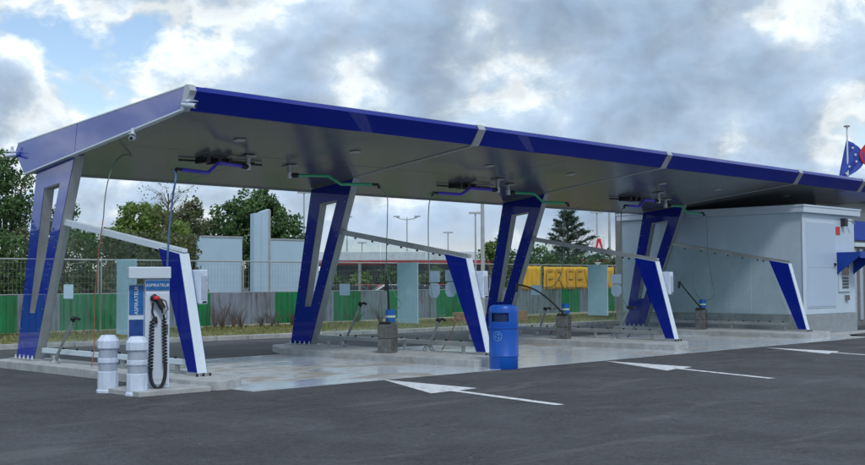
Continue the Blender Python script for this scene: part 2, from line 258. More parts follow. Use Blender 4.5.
# ------------------------------------------------------------------ mesh helpers
class MB:
    def __init__(s): s.v = []; s.f = []
    def poly(s, pts):
        n = len(s.v); s.v += [tuple(p) for p in pts]; s.f.append(tuple(range(n, n+len(pts)))); return s
    def box(s, x0, x1, y0, y1, z0, z1):
        n = len(s.v); s.v += [(x0,y0,z0),(x1,y0,z0),(x1,y1,z0),(x0,y1,z0),(x0,y0,z1),(x1,y0,z1),(x1,y1,z1),(x0,y1,z1)]
        s.f += [tuple(n+i for i in q) for q in ((0,3,2,1),(4,5,6,7),(0,1,5,4),(1,2,6,5),(2,3,7,6),(3,0,4,7))]; return s
    def prism(s, pts, axis, a, b):
        """polygon pts (two coords) extruded along axis from a to b"""
        def P(u, v, w): return {0:(w,u,v),1:(u,w,v),2:(u,v,w)}[axis]
        n = len(s.v); k = len(pts); s.v += [P(u,v,a) for u,v in pts] + [P(u,v,b) for u,v in pts]
        s.f.append(tuple(n+i for i in range(k))[::-1]); s.f.append(tuple(n+k+i for i in range(k)))
        for i in range(k): j = (i+1)%k; s.f.append((n+i,n+j,n+k+j,n+k+i))
        return s
    def ring(s, outer, inner, axis, a, b):
        """frame between two same-length loops, extruded"""
        def P(u, v, w): return {0:(w,u,v),1:(u,w,v),2:(u,v,w)}[axis]
        k = len(outer); n = len(s.v)
        for w in (a, b):
            s.v += [P(u,v,w) for u,v in outer] + [P(u,v,w) for u,v in inner]
        for i in range(k):
            j = (i+1)%k
            s.f += [(n+i,n+j,n+k+j,n+k+i),(n+2*k+i,n+3*k+i,n+3*k+j,n+2*k+j),(n+i,n+2*k+i,n+2*k+j,n+j),(n+k+i,n+k+j,n+3*k+j,n+3*k+i)]
        return s
    def tube(s, pts, r, seg=8, r2=None, cap=True):
        pts = [Vector(p) for p in pts]; k = len(pts); n = len(s.v); up = None
        for i, p in enumerate(pts):
            d = (pts[min(i+1,k-1)] - pts[max(i-1,0)]).normalized()
            if up is None: up = Vector((0,0,1)) if abs(d.z) < .9 else Vector((1,0,0))
            a = d.cross(up).normalized(); b = a.cross(d).normalized(); up = b
            rr = r if r2 is None else r + (r2-r)*i/(k-1)
            for j in range(seg):
                t_ = 2*math.pi*j/seg; s.v.append(tuple(p + a*math.cos(t_)*rr + b*math.sin(t_)*rr))
        for i in range(k-1):
            for j in range(seg):
                q = (j+1)%seg; s.f.append((n+i*seg+j, n+i*seg+q, n+(i+1)*seg+q, n+(i+1)*seg+j))
        if cap: s.f.append(tuple(n+j for j in range(seg))[::-1]); s.f.append(tuple(n+(k-1)*seg+j for j in range(seg)))
        return s
    def lathe(s, prof, c=(0,0), seg=32, skip=None):
        n = len(s.v); k = len(prof)
        for r, z in prof:
            for j in range(seg):
                t_ = 2*math.pi*j/seg; s.v.append((c[0]+r*math.cos(t_), c[1]+r*math.sin(t_), z))
        for i in range(k-1):
            for j in range(seg):
                if skip and skip(i, j): continue
                q = (j+1)%seg; s.f.append((n+i*seg+j, n+i*seg+q, n+(i+1)*seg+q, n+(i+1)*seg+j))
        if prof[0][0] > 1e-4: s.f.append(tuple(n+j for j in range(seg))[::-1])
        if prof[-1][0] > 1e-4: s.f.append(tuple(n+(k-1)*seg+j for j in range(seg)))
        return s
    def build(s, name, mt, parent=None, bevel=0, smooth=False, loc=None):
        me = bpy.data.meshes.new(name); me.from_pydata(s.v, [], s.f); me.materials.append(M[mt] if isinstance(mt, str) else mt)
        bm = bmesh.new(); bm.from_mesh(me)
        if name == 'cloth': bmesh.ops.remove_doubles(bm, verts=bm.verts, dist=.0005)
        bmesh.ops.recalc_face_normals(bm, faces=bm.faces); bm.to_mesh(me); bm.free()
        if smooth: me.polygons.foreach_set('use_smooth', [True]*len(me.polygons)); me.update()
        o = bpy.data.objects.new(name, me); COL.objects.link(o)
        if parent: o.parent = parent
        if loc: o.location = loc
        if bevel:
            bv = o.modifiers.new('bevel', 'BEVEL'); bv.width = bevel; bv.segments = 2; bv.limit_method = 'ANGLE'; bv.angle_limit = R(35)
        if smooth:
            try: me.set_sharp_from_angle(angle=R(38))
            except Exception: pass
        return o
def tag(o, label=None, cat=None, group=None, kind=None):
    if label: o['label'] = label
    if cat: o['category'] = cat
    if group: o['group'] = group
    if kind: o['kind'] = kind
    return o
def thing(name, label, cat, loc=(0,0,0), rz=0, group=None):
    o = bpy.data.objects.new(name, None); COL.objects.link(o); o.location = loc; o.rotation_euler = (0,0,rz); o.empty_display_size = .2
    return tag(o, label, cat, group)
def copy_obj(o, parent=None, name=None):
    c = o.copy(); COL.objects.link(c)
    if parent: c.parent = parent
    return c
def kids(o): return [c for c in bpy.data.objects if c.parent == o]
def dup(root, loc, rz=None, label=None):
    r = root.copy(); COL.objects.link(r); r.location = loc
    if rz is not None: r.rotation_euler = (0,0,rz)
    if label: r['label'] = label
    for ch in kids(root):
        c = copy_obj(ch, r)
        for g_ in kids(ch): copy_obj(g_, c)
    return r
def text_part(body, size, mt, parent, M4, name='lettering', extrude=.002, sx=1.):
    cu = bpy.data.curves.new(name, 'FONT'); cu.body = body; cu.size = size; cu.extrude = extrude; cu.align_x = 'CENTER'; cu.align_y = 'CENTER'
    to = bpy.data.objects.new(name+'_c', cu); COL.objects.link(to)
    bpy.context.view_layer.update()
    me = bpy.data.meshes.new_from_object(to.evaluated_get(bpy.context.evaluated_depsgraph_get()))
    bpy.data.objects.remove(to); bpy.data.curves.remove(cu)
    me.materials.clear(); me.materials.append(M[mt]); me.transform(Matrix.Diagonal((sx,1,1,1))); me.transform(M4)
    o = bpy.data.objects.new(name, me); COL.objects.link(o); o.parent = parent
    return o
def frame4(origin, xa, ya):
    xa = Vector(xa).normalized(); ya = Vector(ya).normalized(); za = xa.cross(ya)
    m = Matrix((xa, ya, za)).transposed().to_4x4(); m.translation = Vector(origin); return m
def bez(a, b, c, d, n=14):
    a, b, c, d = map(Vector, (a, b, c, d))
    return [a*(1-t)**3 + b*3*t*(1-t)**2 + c*3*t*t*(1-t) + d*t**3 for t in [i/n for i in range(n+1)]]

# ------------------------------------------------------------------ ground
g = MB(); g.poly([(-900,-900,0),(1500,-900,0),(1500,1500,0),(-900,1500,0)]); tag(g.build('asphalt_ground', 'asphalt'), kind='structure')
def kerbY(x): return 11.75 - .083*x
# bay floor: one concrete slab per half bay
SX = [0, 6.68, 13.4, 20.1]
fl = bpy.data.objects.new('bay_floor', None); COL.objects.link(fl); tag(fl, kind='structure')
xs = [0.0, 3.1, 6.4, 9.8, 13.1, 16.5, 19.9, 21.0]
for i in range(len(xs)-1):
    a, b_ = xs[i], xs[i+1]
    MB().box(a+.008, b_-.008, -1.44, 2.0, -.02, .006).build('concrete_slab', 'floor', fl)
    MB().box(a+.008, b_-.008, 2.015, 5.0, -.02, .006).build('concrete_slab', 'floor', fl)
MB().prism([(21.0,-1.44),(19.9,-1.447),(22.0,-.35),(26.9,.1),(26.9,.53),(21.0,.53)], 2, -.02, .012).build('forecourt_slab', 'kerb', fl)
vb = bpy.data.objects.new('verge_kerb', None); COL.objects.link(vb); tag(vb, kind='structure')
kprot = None
for i in range(60):
    x = -12 + i*1.0
    y = kerbY(x)
    if kprot is None: kprot = MB().box(.006,.994,0,.15,-.02,.12).build('kerb_stone', 'kerb', vb, bevel=.012); c = kprot
    else: c = copy_obj(kprot, vb)
    c.location = (x, y, 0); c.rotation_euler = (0,0,math.atan(-.083))
v_ = MB(); v_.poly([(-60,kerbY(-60)+.13,.10),(60,kerbY(60)+.13,.10),(60,26,.14),(-60,26,.14)]); tag(v_.build('grass_verge', 'verge'), kind='structure')
def quads_obj(name, C, N1, N2, mt, parent=None):
    """C centres (n,3), N1,N2 half-axes (n,3) -> diamond quads"""
    n = len(C); V = np.empty((n,4,3), np.float32); V[:,0] = C-N1; V[:,1] = C-N2*.6+N1*.1; V[:,2] = C+N1; V[:,3] = C+N2*.6+N1*.1
    me = bpy.data.meshes.new(name); me.vertices.add(4*n); me.vertices.foreach_set('co', V.ravel())
    me.loops.add(4*n); me.loops.foreach_set('vertex_index', np.arange(4*n, dtype=np.int32))
    me.polygons.add(n); me.polygons.foreach_set('loop_start', np.arange(0,4*n,4,dtype=np.int32)); me.polygons.foreach_set('loop_total', np.full(n,4,np.int32))
    me.update(); me.validate(); me.materials.append(M[mt]); o = bpy.data.objects.new(name, me); COL.objects.link(o)
    if parent: o.parent = parent
    return o
n = 60000
gx = rng.uniform(0, 38, n); gy = (11.75-.083*gx)+.15 + rng.power(1.3, n)*4.3
msk = (np.sin(gx*2.1+gy*3)+np.sin(gx*.9-gy*1.7)+rng.uniform(-1.5,1.5,n)) > -.6; gx, gy = gx[msk], gy[msk]; n = len(gx)
h = rng.uniform(.015,.05,n)*(1+.7*(gy > (11.75-.083*gx)+2.4))
C = np.stack([gx, gy, .11+h*.8], 1); up = np.stack([rng.normal(0,.35,n)*h, rng.normal(0,.35,n)*h, h], 1); th = rng.uniform(0,6.28,n); wd = .012
sd = np.stack([np.cos(th)*wd*2, np.sin(th)*wd*2, np.zeros(n)], 1)
tag(quads_obj('verge_grass', C, up, sd, 'grass'), 'short patchy yellow green grass on the strip between kerb and mesh fence', 'grass', kind='stuff')

# islands
def island(pts, z=.14):
    # soften the corners
    out = []
    k = len(pts)
    for i in range(k):
        p0, p1, p2 = Vector(pts[i-1]), Vector(pts[i]), Vector(pts[(i+1)%k]); r = .28
        a = p1 + (p0-p1).normalized()*min(r, (p0-p1).length*.45); c = p1 + (p2-p1).normalized()*min(r, (p2-p1).length*.45)
        for t_ in (0,.33,.67,1): out.append(tuple(a*(1-t_)**2 + p1*2*t_*(1-t_) + c*t_*t_))
    return tag(MB().prism(out, 2, -.02, z).build('concrete_island', 'kerb', bevel=.015), kind='structure')
island([(-.42,-.55),(-.2,-1.0),(.35,-.75),(.55,-.2),(.55,6.35),(-.42,6.35)])
for s in SX[1:3]: island([(s-1.22,-.92),(s-1.22,4.9),(s-.4,6.4),(s+.5,6.4),(s+.5,-.1)])
island([(18.9,-.85),(18.9,4.9),(19.7,6.4),(20.95,6.4),(20.95,-.3),(20.2,-.6)])
tag(MB().prism([(-1.55,-.9),(-.35,-.9),(-.35,.1),(-1.55,.1)], 2, -.02, .07).build('cabinet_slab', 'kerb', bevel=.012), kind='structure')

# painted arrows
def arrow(tip, b1, b2, tail, label):
    tip, b1, b2, tail = map(Vector, (tip, b1, b2, tail)); c = (b1+b2)/2; d = (c-tail).normalized(); n_ = Vector((-d.y, d.x))*.075
    o = MB(); o.poly([(*tip,.005),(*b2,.005),(*(c-n_*-1),.005),(*(tail+n_),.005),(*(tail-n_),.005),(*(c-n_),.005),(*b1,.005)])
    ob = o.build('painted_arrow', 'line'); tag(ob, label, 'road marking', 'white arrows painted before the wash bays')
arrow((2.62,-1.42),(2.56,-3.55),(1.53,-3.60),(1.59,-5.88), 'white painted arrow on asphalt pointing into the first bay, nearest the blue bin')
arrow((8.5,-1.54),(8.27,-3.67),(7.25,-3.80),(6.99,-5.95), 'white painted arrow on asphalt pointing into the middle bay, right of the blue bin')
arrow((14.6,-1.70),(14.35,-3.63),(13.37,-3.87),(13.1,-6.1), 'white painted arrow farthest right, pointing into the bay beside the white plant room')

# ------------------------------------------------------------------ canopy
XE = 27.0
def sz(y): return 4.34 - .109*y
cn = thing('wash_canopy', 'long low roof canopy with deep blue fascia and grey underside over the wash bays', 'canopy', (0,0,0))
jx = [.0, 6.68, 13.4, 20.08, 24.2, XE]
for i in range(5):
    a, b_ = jx[i] + (.006 if i == 0 else .11), jx[i+1]-.11
    MB().prism([(.06,4.60),(.12,4.68),(.20,4.68),(.31,4.31),(.26,4.31)], 0, a, b_).build('fascia_panel', 'blue', cn)
for i, x in enumerate(jx[:5]):
    w = .10
    MB().prism([(.045,4.60),(.11,4.70),(.20,4.70),(.33,4.296),(.245,4.296)], 0, x-w if i else -.115, x+w if i else .005).build('joint_strip', 'silver', cn)
# gable end, two panels
top = lambda y: 4.69 - (y-.14)*.0683
bot = lambda y: 4.33 - (y-.27)*.119
MB().prism([(.15,top(.15)-.012),(3.655,top(3.655)-.012),(3.745,bot(3.745)+.012),(.27,bot(.27)+.012)], 0, -.10, -.02).build('gable_panel', 'blue_skylit', cn)
MB().prism([(3.67,top(3.67)-.012),(5.99,4.278),(6.10,4.13),(5.72,3.692),(3.76,bot(3.76)+.012)], 0, -.10, -.02).build('gable_panel', 'blue_skylit', cn)
MB().prism([(.12,top(.12)+.01),(6.0,4.30),(5.99,4.28),(.14,top(.14)-.011)], 0, -.108, .0).build('gable_top_trim', 'white_alu', cn)
MB().prism([(.26,bot(.27)+.011),(5.72,3.691),(5.71,3.665),(.26,bot(.27)-.015)], 0, -.108, .0).build('gable_bottom_trim', 'white_alu', cn)
MB().prism([(.2,4.66),(5.98,4.27),(5.98,4.24),(.2,4.63)], 0, -.015, XE).build('roof_deck', 'roofdeck', cn)
MB().prism([(.12,4.69),(.20,4.69),(.20,4.682),(.12,4.682)], 0, .21, XE).build('top_trim', 'white_alu', cn)
MB().prism([(5.72,3.69),(6.1,4.13),(5.99,4.27),(5.9,4.24),(5.99,4.12),(5.66,3.72)], 0, -.018, XE).build('rear_edge', 'roofdeck', cn)
xs = [-.02, 3.35, 6.70, 10.05, 13.4, 16.75, 20.1, 23.5, XE]
for i in range(8):
    for (y0, y1) in ((.30, 2.845), (2.857, 5.70)):
        a, b_ = xs[i]+.006, xs[i+1]-.006
        dz = random.uniform(-.003,.003)
        MB().prism([(y0,sz(y0)+dz),(y1,sz(y1)+dz),(y1,sz(y1)+.05),(y0,sz(y0)+.05)], 0, a, b_).build('soffit_panel', 'soffit', cn)
for i in range(1,8,1):
    if i % 2 == 0: MB().prism([(.31,sz(.31)-.012),(3.9,sz(3.9)-.012),(3.9,sz(3.9)-.003),(.31,sz(.31)-.003)], 0, xs[i]-.05, xs[i]+.05).build('joint_cover', 'silver', cn)
MB().box(0, XE, .4, 5.6, 4.40-.02, 4.41).build('ceiling_backing', 'darkmetal', cn) if False else None
for x in (2.01, 4.77, 8.75, 11.65, 15.58, 18.36, 22.3):
    o = MB().lathe([(.0,0),(.11,0),(.12,.012),(.11,.02)], (0,0), 20).build('downlight', 'lampglass', cn, smooth=True, loc=(x,1.7,sz(1.7)-.026)); o.rotation_euler = (-math.atan(.109),0,0)
for px_ in ((3.4,3.3),(10.8,3.7),(17.6,3.6)):
    MB().tube([(px_[0]-1.5,px_[1]+.2,sz(px_[1])-.06),(px_[0]-.2,px_[1]+.05,sz(px_[1])-.05),(px_[0]+.3,px_[1],sz(px_[1])-.05)], .022, 6).build('supply_pipe', 'dark', cn)
    MB().tube([(px_[0]-1.0,px_[1]-.25,sz(px_[1])-.06),(px_[0]+.0,px_[1]-.15,sz(px_[1])-.04)], .018, 6).build('supply_pipe', 'dark', cn)
    for k in range(3): MB().box(px_[0]-1.2+k*.25, px_[0]-1.12+k*.25, px_[1]-.3, px_[1]+.1, sz(px_[1])-.12, sz(px_[1])-.03+.02).build('pipe_clip', 'darkmetal', cn)

# ------------------------------------------------------------------ bay partitions
def lerp(a, b, t): return a+(b-a)*t
def rail_z(y): return 2.08 + (y-.53)*.162
def partition(s, label, dx=.2):
    t = thing('bay_partition', label, 'partition', (s, 0, 0), 0, 'bay partitions of column, glass and short fin under the canopy')
    outer = [(6.15,.16),(5.42,.16),(3.93,3.90),(5.40,3.74)]
    inner = [(5.635,1.04),(5.425,1.04),(4.50,3.42),(5.08,3.36)]
    col = MB().ring(outer, inner, 0, .006, dx-.006).build('column', 'alu', t)
    def inset(p, q, d=.0): return p
    o2 = [(6.145,.17),(5.43,.17),(3.95,3.88),(5.395,3.72)]
    i2 = [(5.645,1.03),(5.415,1.03),(4.475,3.44),(5.095,3.38)]
    MB().ring(o2, i2, 0, -.004, .006).build('blue_cladding', 'blue_skylit' if s < 1 else 'blue', col)
    MB().ring(o2, i2, 0, dx-.006, dx+.004).build('blue_cladding', 'blue_skylit' if s < 1 else 'blue', col)
    # channel groove along the column's front edge, rivets on the face
    MB().prism([(5.40,.3),(5.385,.3),(3.99,3.8),(4.005,3.8)], 0, .085, .115).build('edge_channel', 'darkmetal', col)
    rv = MB()
    for k in range(9):
        z = .35 + k*.38
        for e in (0, 1):
            y = lerp(6.15,5.40,(z-.16)/3.58)-.07 if e == 0 else lerp(5.42,3.93,(z-.16)/3.74)+.07
            rv.box(-.010, -.0045, y-.007, y+.007, z-.007, z+.007)
    o = rv.build('rivets', 'silver', col)
    bp_ = MB().box(-.10, dx+.10, 5.30, 6.28, .142, .162).build('base_plate', 'galv', t)
    for k in range(5):
        MB().lathe([(.022,.162),(.022,.20),(.012,.20),(.012,.235),(0,.235)], (-.045, 5.42+k*.17), 8).build('anchor_bolt', 'tooth', bp_)
    # fin
    fo = [(.26,.19),(0,.19),(.52,2.06),(1.13,rail_z(1.13)-.01)]
    fin = MB().prism(fo, 0, .012, dx-.012).build('fin', 'white_alu', t)
    MB().prism([(.255,.20),(.012,.20),(.53,2.05),(1.12,rail_z(1.12)-.02)], 0, 0, .012).build('blue_cladding', 'blue', fin)
    MB().prism([(.255,.20),(.012,.20),(.53,2.05),(1.12,rail_z(1.12)-.02)], 0, dx-.012, dx).build('blue_cladding', 'blue', fin)
    rv = MB()
    for k in range(6):
        z = .4 + k*.32
        for e in (0,1):
            y = (.26+(z-.19)*.42-.06) if e == 0 else (.0+(z-.19)*.277+.05)
            rv.box(-.006, -.0005, y-.006, y+.006, z-.006, z+.006)
    rv.build('rivets', 'awning', fin)
    fp = MB().box(.0, dx, -.02, .30, .142, .19).build('fin_foot', 'galv', t)
    for k in range(3): MB().lathe([(.018,.0),(.018,.045),(0,.045)], (0, 0), 8).build('anchor_bolt', 'dark', fp, loc=(-.03+k*.12, -.05, .142))
    # rails
    MB().prism([(.50,rail_z(.5)),(.50,rail_z(.5)+.055),(4.52,rail_z(4.52)+.055),(4.55,rail_z(4.55)-.055),(1.13,rail_z(1.13)-.055),(1.13,rail_z(1.13))], 0, .05, .15).build('top_rail', 'white_alu' if s < 1 else 'alu', t, bevel=.006)
    MB().box(.06, .14, .42, 5.25, .29, .38).build('bottom_rail', 'white_alu' if s < 1 else 'alu', t, bevel=.006)
    for y in (.7, 2.4, 4.9): MB().box(.075,.125,y-.03,y+.03,.142,.29).build('rail_post', 'alu', t)
    ys = [.50, 1.75, 3.15, 4.70]
    for k in range(3):
        a, b_ = ys[k]+.015, ys[k+1]-.015
        def ft(y):  # fin/column limits
            return y
        if k == 0: pts = [(a,.40),(b_,.40),(b_,rail_z(b_)-.07),(1.16,rail_z(1.16)-.07)]
        elif k == 2: pts = [(a,.40),(5.15,.40),(4.50,rail_z(4.5)-.07),(a,rail_z(a)-.07)]
        else: pts = [(a,.40),(b_,.40),(b_,rail_z(b_)-.07),(a,rail_z(a)-.07)]
        MB().prism(pts, 0, .096, .104).build('glass_pane', 'glass', t)
        for y in (a+.25, (a+b_)/2+.05, b_-.2):
            yy = max(y, 1.35); MB().box(.085,.115,yy-.018,yy+.018,rail_z(yy)-.095,rail_z(yy)-.056).build('glass_clip', 'dark', t)
            MB().box(.085,.115,y-.02,y+.02,.381,.415).build('glass_clip', 'dark', t)
    return t
PL = ['partition at the open left end, its column top reflecting pale sky', 'partition standing just left of the blue bin, second column from the left',
      'third partition from the left, its column rising behind the blue bin', 'partition farthest right, its glass against the white plant room wall']
PT = [partition(s, l) for s, l in zip(SX, PL)]
GB = 'pale blank boards hung in the partition glass'
for i, s in enumerate(SX[:3]):
    t = MB().box(.112,.14, 2.02,2.64,.71,2.0).build('blank_board', 'board', bevel=.006, loc=(s,0,0))
    tag(t, ['tall pale blue board in the first partition, left of the vacuum cabinet','tall pale blue board behind glass, right of the second steel lance stand','tall pale blue board behind glass in front of the orange banner'][i], 'board', GB)
for i, (s, y, z) in enumerate(((0,4.3,1.44),(6.68,4.33,1.42),(13.4,4.33,1.35),(20.1,4.75,1.75))):
    o = MB().prism([(y-.17,z-.13),(y+.17,z-.13),(y+.17,z+.13),(y-.17,z+.13)], 0, .086,.094).build('notice_sheet', 'board', loc=(s,0,0))
    tag(o, ['small white notice on glass beside the first column','small pale notice with rounded foot beside the second column','small pale notice on glass at the left end of the orange banner','small white notice seen across the farthest blue column'][i], 'notice', 'small notices fixed on the partition glass')
for i, (s, y, z) in enumerate(((6.68,1.50,1.56),(6.68,1.03,1.58),(13.4,1.74,1.5))):
    q = thing('instruction_sign', ['two part pale sign on glass, upper square and lower octagon, left of the second fin','pale two part sign partly hidden behind the top of the second fin','pale two part sign right of the board at the orange banner'][i], 'sign', (s,0,0), 0, 'two part instruction signs on the glass')
    MB().prism([(y-.15,z+.02),(y+.15,z+.02),(y+.15,z+.25),(y-.15,z+.25)], 0, .086,.094).build('upper_plate', 'sign_pale', q)
    MB().prism([(y-.08,z-.30),(y+.08,z-.30),(y+.15,z-.22),(y+.15,z-.07),(y+.08,z),(y-.08,z),(y-.15,z-.07),(y-.15,z-.22)], 0, .086,.094).build('lower_plate', 'sign_pale', q)

# control boxes on the fins
for i, s in enumerate(SX[:3]):
    t = thing('control_box', ['white control box on the far side of the fin beside the vacuum cabinet','grey control box behind the fin next to the bin','white control box on the fin third from the left','white control box behind the farthest fin near the plant room'][i], 'control box', (s,0,0), 0, 'control boxes on the partition fins')
    b0 = MB().box(.21,.36,.24,.52,1.25,1.80).build('housing', 'plastic_white', t, bevel=.02)
    MB().box(.23,.34,.228,.24,1.33,1.70).build('front_cover', 'band', t, bevel=.005)
    MB().box(.25,.32,.21,.228,1.27,1.30).build('latch', 'dark', t)

# ------------------------------------------------------------------ ceiling booms and hoses
def boom(a, b, mt, label, hose, hm, hr=.010):
    a, b = Vector(a), Vector(b); d = (b-a); dh = Vector((d.x, d.y, 0)); L_ = dh.length
    t = thing('hose_boom', label, 'hose boom', (a.x, a.y, a.z), 0, 'swinging hose booms under the canopy')
    top_ = sz(a.y)-.01 - a.z
    mnt = MB().box(-.12,.12,-.12,.12,top_-.03,top_).build('mount_plate', 'galv', t)
    MB().tube([(0,0,top_-.03),(0,0,.05)], .045, 10).build('swivel', 'galv', mnt, smooth=True)
    MB().tube([(0,0,.05),(0,0,-.06)], .055, 10).build('swivel_housing', 'tooth', mnt, smooth=True)
    e = b-a; u = dh.normalized()
    p = [Vector((0,0,0)), u*.12, Vector((e.x*.46,e.y*.46,0)), Vector((e.x*.62,e.y*.62,e.z)), Vector((e.x,e.y,e.z))]
    MB().tube(p[1:], .034, 8).build('boom_arm', mt, t, smooth=False)
    MB().tube([p[0], p[1]+u*.06], .05, 8).build('arm_collar', 'dark', t)
    MB().tube([p[4], p[4]+u*.12, p[4]+u*.16+Vector((0,0,-.08))], .028, 8).build('tip_joint', 'dark', t)
    pts = [p[4]+u*.16+Vector((0,0,-.06))] + [Vector(q)-a for q in hose]
    # smooth the hose path
    sm = []
    for i in range(len(pts)-1):
        p0 = pts[max(i-1,0)]; p1 = pts[i]; p2 = pts[i+1]; p3 = pts[min(i+2,len(pts)-1)]
        for k in range(8):
            q = k/8; sm.append(.5*((2*p1)+(-p0+p2)*q+(2*p0-5*p1+4*p2-p3)*q*q+(-p0+3*p1-3*p2+p3)*q**3))
    sm.append(pts[-1])
    MB().tube(sm, hr, 6).build('hose', hm, t, smooth=True)
    return t
boom((3.0,2.80,3.81),(1.16,2.27,3.60),'arm_blue','blue hose boom in the first bay, its hose hanging behind the first fin',[(.55,1.6,3.5),(.0,.62,3.3),(-.04,.66,2.9),(-.1,.67,2.2),(-.12,.7,1.3),(-.15,.75,.6)],'hose_blue',.016)
boom((4.4,3.30,3.77),(5.78,2.32,3.60),'arm_green','green hose boom in front of the second column',[(6.15,2.4,3.52),(6.36,2.48,3.38),(6.38,2.50,2.9),(6.38,2.52,1.9),(6.34,2.25,1.35),(6.2,1.9,1.1),(6.05,2.3,.95),(6.0,2.75,1.25),(5.95,2.6,1.6)],'hose')
boom((10.3,2.85,3.76),(8.4,3.0,3.60),'arm_blue','blue hose boom in the second bay between the second and third columns',[(7.9,2.75,3.55),(7.2,1.9,3.45),(6.6,1.47,3.2),(6.55,1.45,2.4),(6.55,1.4,1.6),(6.55,1.25,.9)],'hose')
boom((11.2,3.30,3.775),(12.9,2.9,3.57),'arm_green','green hose boom in front of the third column',[(13.05,2.95,3.5),(13.15,3.1,3.2),(13.15,3.15,2.0),(13.0,3.3,1.5),(12.9,3.6,1.42)],'hose',.012)
boom((16.9,2.72,3.8),(15.29,2.64,3.6),'arm_blue','blue hose boom in the third bay, left of the farthest column',[(14.9,2.5,3.5),(14.4,2.2,3.35),(14.2,2.1,2.6),(13.7,1.9,1.6),(13.5,1.4,.9)],'hose',.011)
boom((18.3,3.40,3.77),(19.6,3.05,3.59),'arm_green','green hose boom in front of the farthest column and plant room wall',[(19.85,3.0,3.5),(19.98,3.05,3.2),(20.0,3.05,2.4),(19.98,2.9,1.5),(19.95,2.8,1.2),(19.9,3.0,1.0),(19.9,3.35,1.1),(19.9,3.5,1.45)],'hose',.012)
# red hose by the first partition
rh = thing('hanging_hose', 'thin hose with an orange lower half hanging by the first partition', 'hose', (0,0,0))
MB().tube(bez((.95,3.6,3.93),(.3,2.9,3.95),(-.05,2.75,3.6),(-.05,2.80,2.75)), .011, 6).build('upper_hose', 'hose', rh, smooth=True)
MB().tube([(-.05,2.80,2.75),(-.06,2.95,2.1),(-.08,3.05,1.2),(-.12,2.95,.5),(-.2,2.9,.16)], .009, 6).build('lower_hose', 'orange', rh, smooth=True)

# brush holders
HS = [((-.10,4.42),(-.10,3.72),.95),((6.80,4.40),(6.72,3.72),1.10),((6.80,1.72),(6.66,1.25),.80),((13.52,4.30),(13.5,4.0),.85),((13.55,1.85),(13.5,1.35),.92)]
HL = ['slanted grey brush holder behind the glass of the first partition','slanted grey brush holder just right of the second column','slanted grey brush holder left of the second fin with a curled cable','slanted grey brush holder left of the orange banner, third partition','slanted brush holder before the farthest blue column, with a coiled black cable']
for i, (ft_, hd, hz) in enumerate(HS):
    t = thing('brush_holder', HL[i], 'brush holder', (ft_[0], ft_[1], .14), 0, 'slanted brush holders on the islands')
    e = Vector((hd[0]-ft_[0], hd[1]-ft_[1], hz-.14))
    MB().lathe([(.09,0),(.09,.015),(.05,.05),(.045,.13),(0,.14)], (0,0), 14).build('foot', 'galv', t, smooth=True)
    MB().tube([(.05,-.12,.03),(.04,-.05,.12),(0,.05,.13),(-.02,.14,.03)], .016, 6).build('foot_loop', 'galv', t)
    MB().tube([(0,0,.05), e*.95], .028, 8).build('tube', 'alu', t)
    MB().tube([e*.9, e*1.0, e+Vector((.02,-.06,.03)), e+Vector((.03,-.14,.0))], .027, 8).build('grip', 'dark', t)
    MB().tube([e+Vector((0,.02,.03)), e+Vector((.0,.07,.0))], .035, 8).build('clamp', 'dark', t)
    if i in (2,3,4):
        MB().tube(bez(e+Vector((.04,-.2,0)), e+Vector((.1,-.5,.1)), (0,-.75,.5), (0,-.4,.04), 16), .010, 6).build('cable', 'orange' if i == 2 else 'dark', t)

# steel lance stands with cup
LS = [(6.68-.74,2.03,1),(13.4-.75,2.75,2),(20.1-.6,3.0,3)]
for i, (x, y, kk) in enumerate(LS):
    t = thing('lance_stand', ['steel lance stand left of the tall board in the second partition','steel lance stand left of the green sheet by the orange banner','steel lance stand before the plant room wall, farthest right'][i], 'lance stand', (x, y, .14), R(20), 'steel lance stands on the islands')
    MB().box(-.165,.165,-.15,.15,0,.30).build('lower_box', 'steel', t, bevel=.01)
    MB().prism([(-.165,.304),(.165,.304),(.165,.56),(-.08,.64),(-.165,.58)], 1, -.15,.15).build('upper_box', 'steel', t, bevel=.01)
    MB().tube([(.19,0,.22),(1.0,.1,.22)], .035, 8).build('drain_pipe', 'alu', t) if i < 2 else None
    cp = MB().lathe([(.085,.60),(.10,.64),(.10,.86),(.105,.88),(.09,.88),(.085,.66),(0,.66)], (.10,-.02), 18).build('cup', 'cup', t, smooth=True)
    MB().lathe([(.102,.72),(.103,.76)], (.10,-.02), 18).build('cup_band', 'logo', cp, smooth=True)
    l = thing('pressure_lance', ['black pressure lance standing up out of the second partition steel stand','long black lance curving up left from its cup before the orange banner','black pressure lance leaning left before the plant room wall'][i], 'lance', (x, y, .14), R(20), 'black pressure lances resting in their stands')
    if i == 0: pts = bez((.08,0,.70),(.02,0,1.0),(.06,0,1.25),(-.03,0,1.45)); hd = (-.03,0,1.45)
    elif i == 1: pts = bez((.02,0,.62),(-.35,.25,1.0),(-.45,.55,1.32),(-.75,.95,1.36)); hd = (-.2,.15,.85)
    else: pts = bez((.05,0,.62),(-.15,.2,.9),(-.25,.35,1.1),(-.35,.55,1.40)); hd = (-.35,.55,1.40)
    MB().tube(pts, .022, 8).build('shaft', 'dark', l, smooth=True)
    MB().tube([Vector(pts[-1])+Vector((0,0,.02)), Vector(pts[-1])+Vector((-.02,.02,-.18))], .036, 8).build('handle', 'dark', l)
    MB().tube([Vector(pts[0])+Vector((0,0,-.05)), Vector(pts[0])+Vector((0,0,.08))], .030, 8).build('nozzle', 'steel', l)

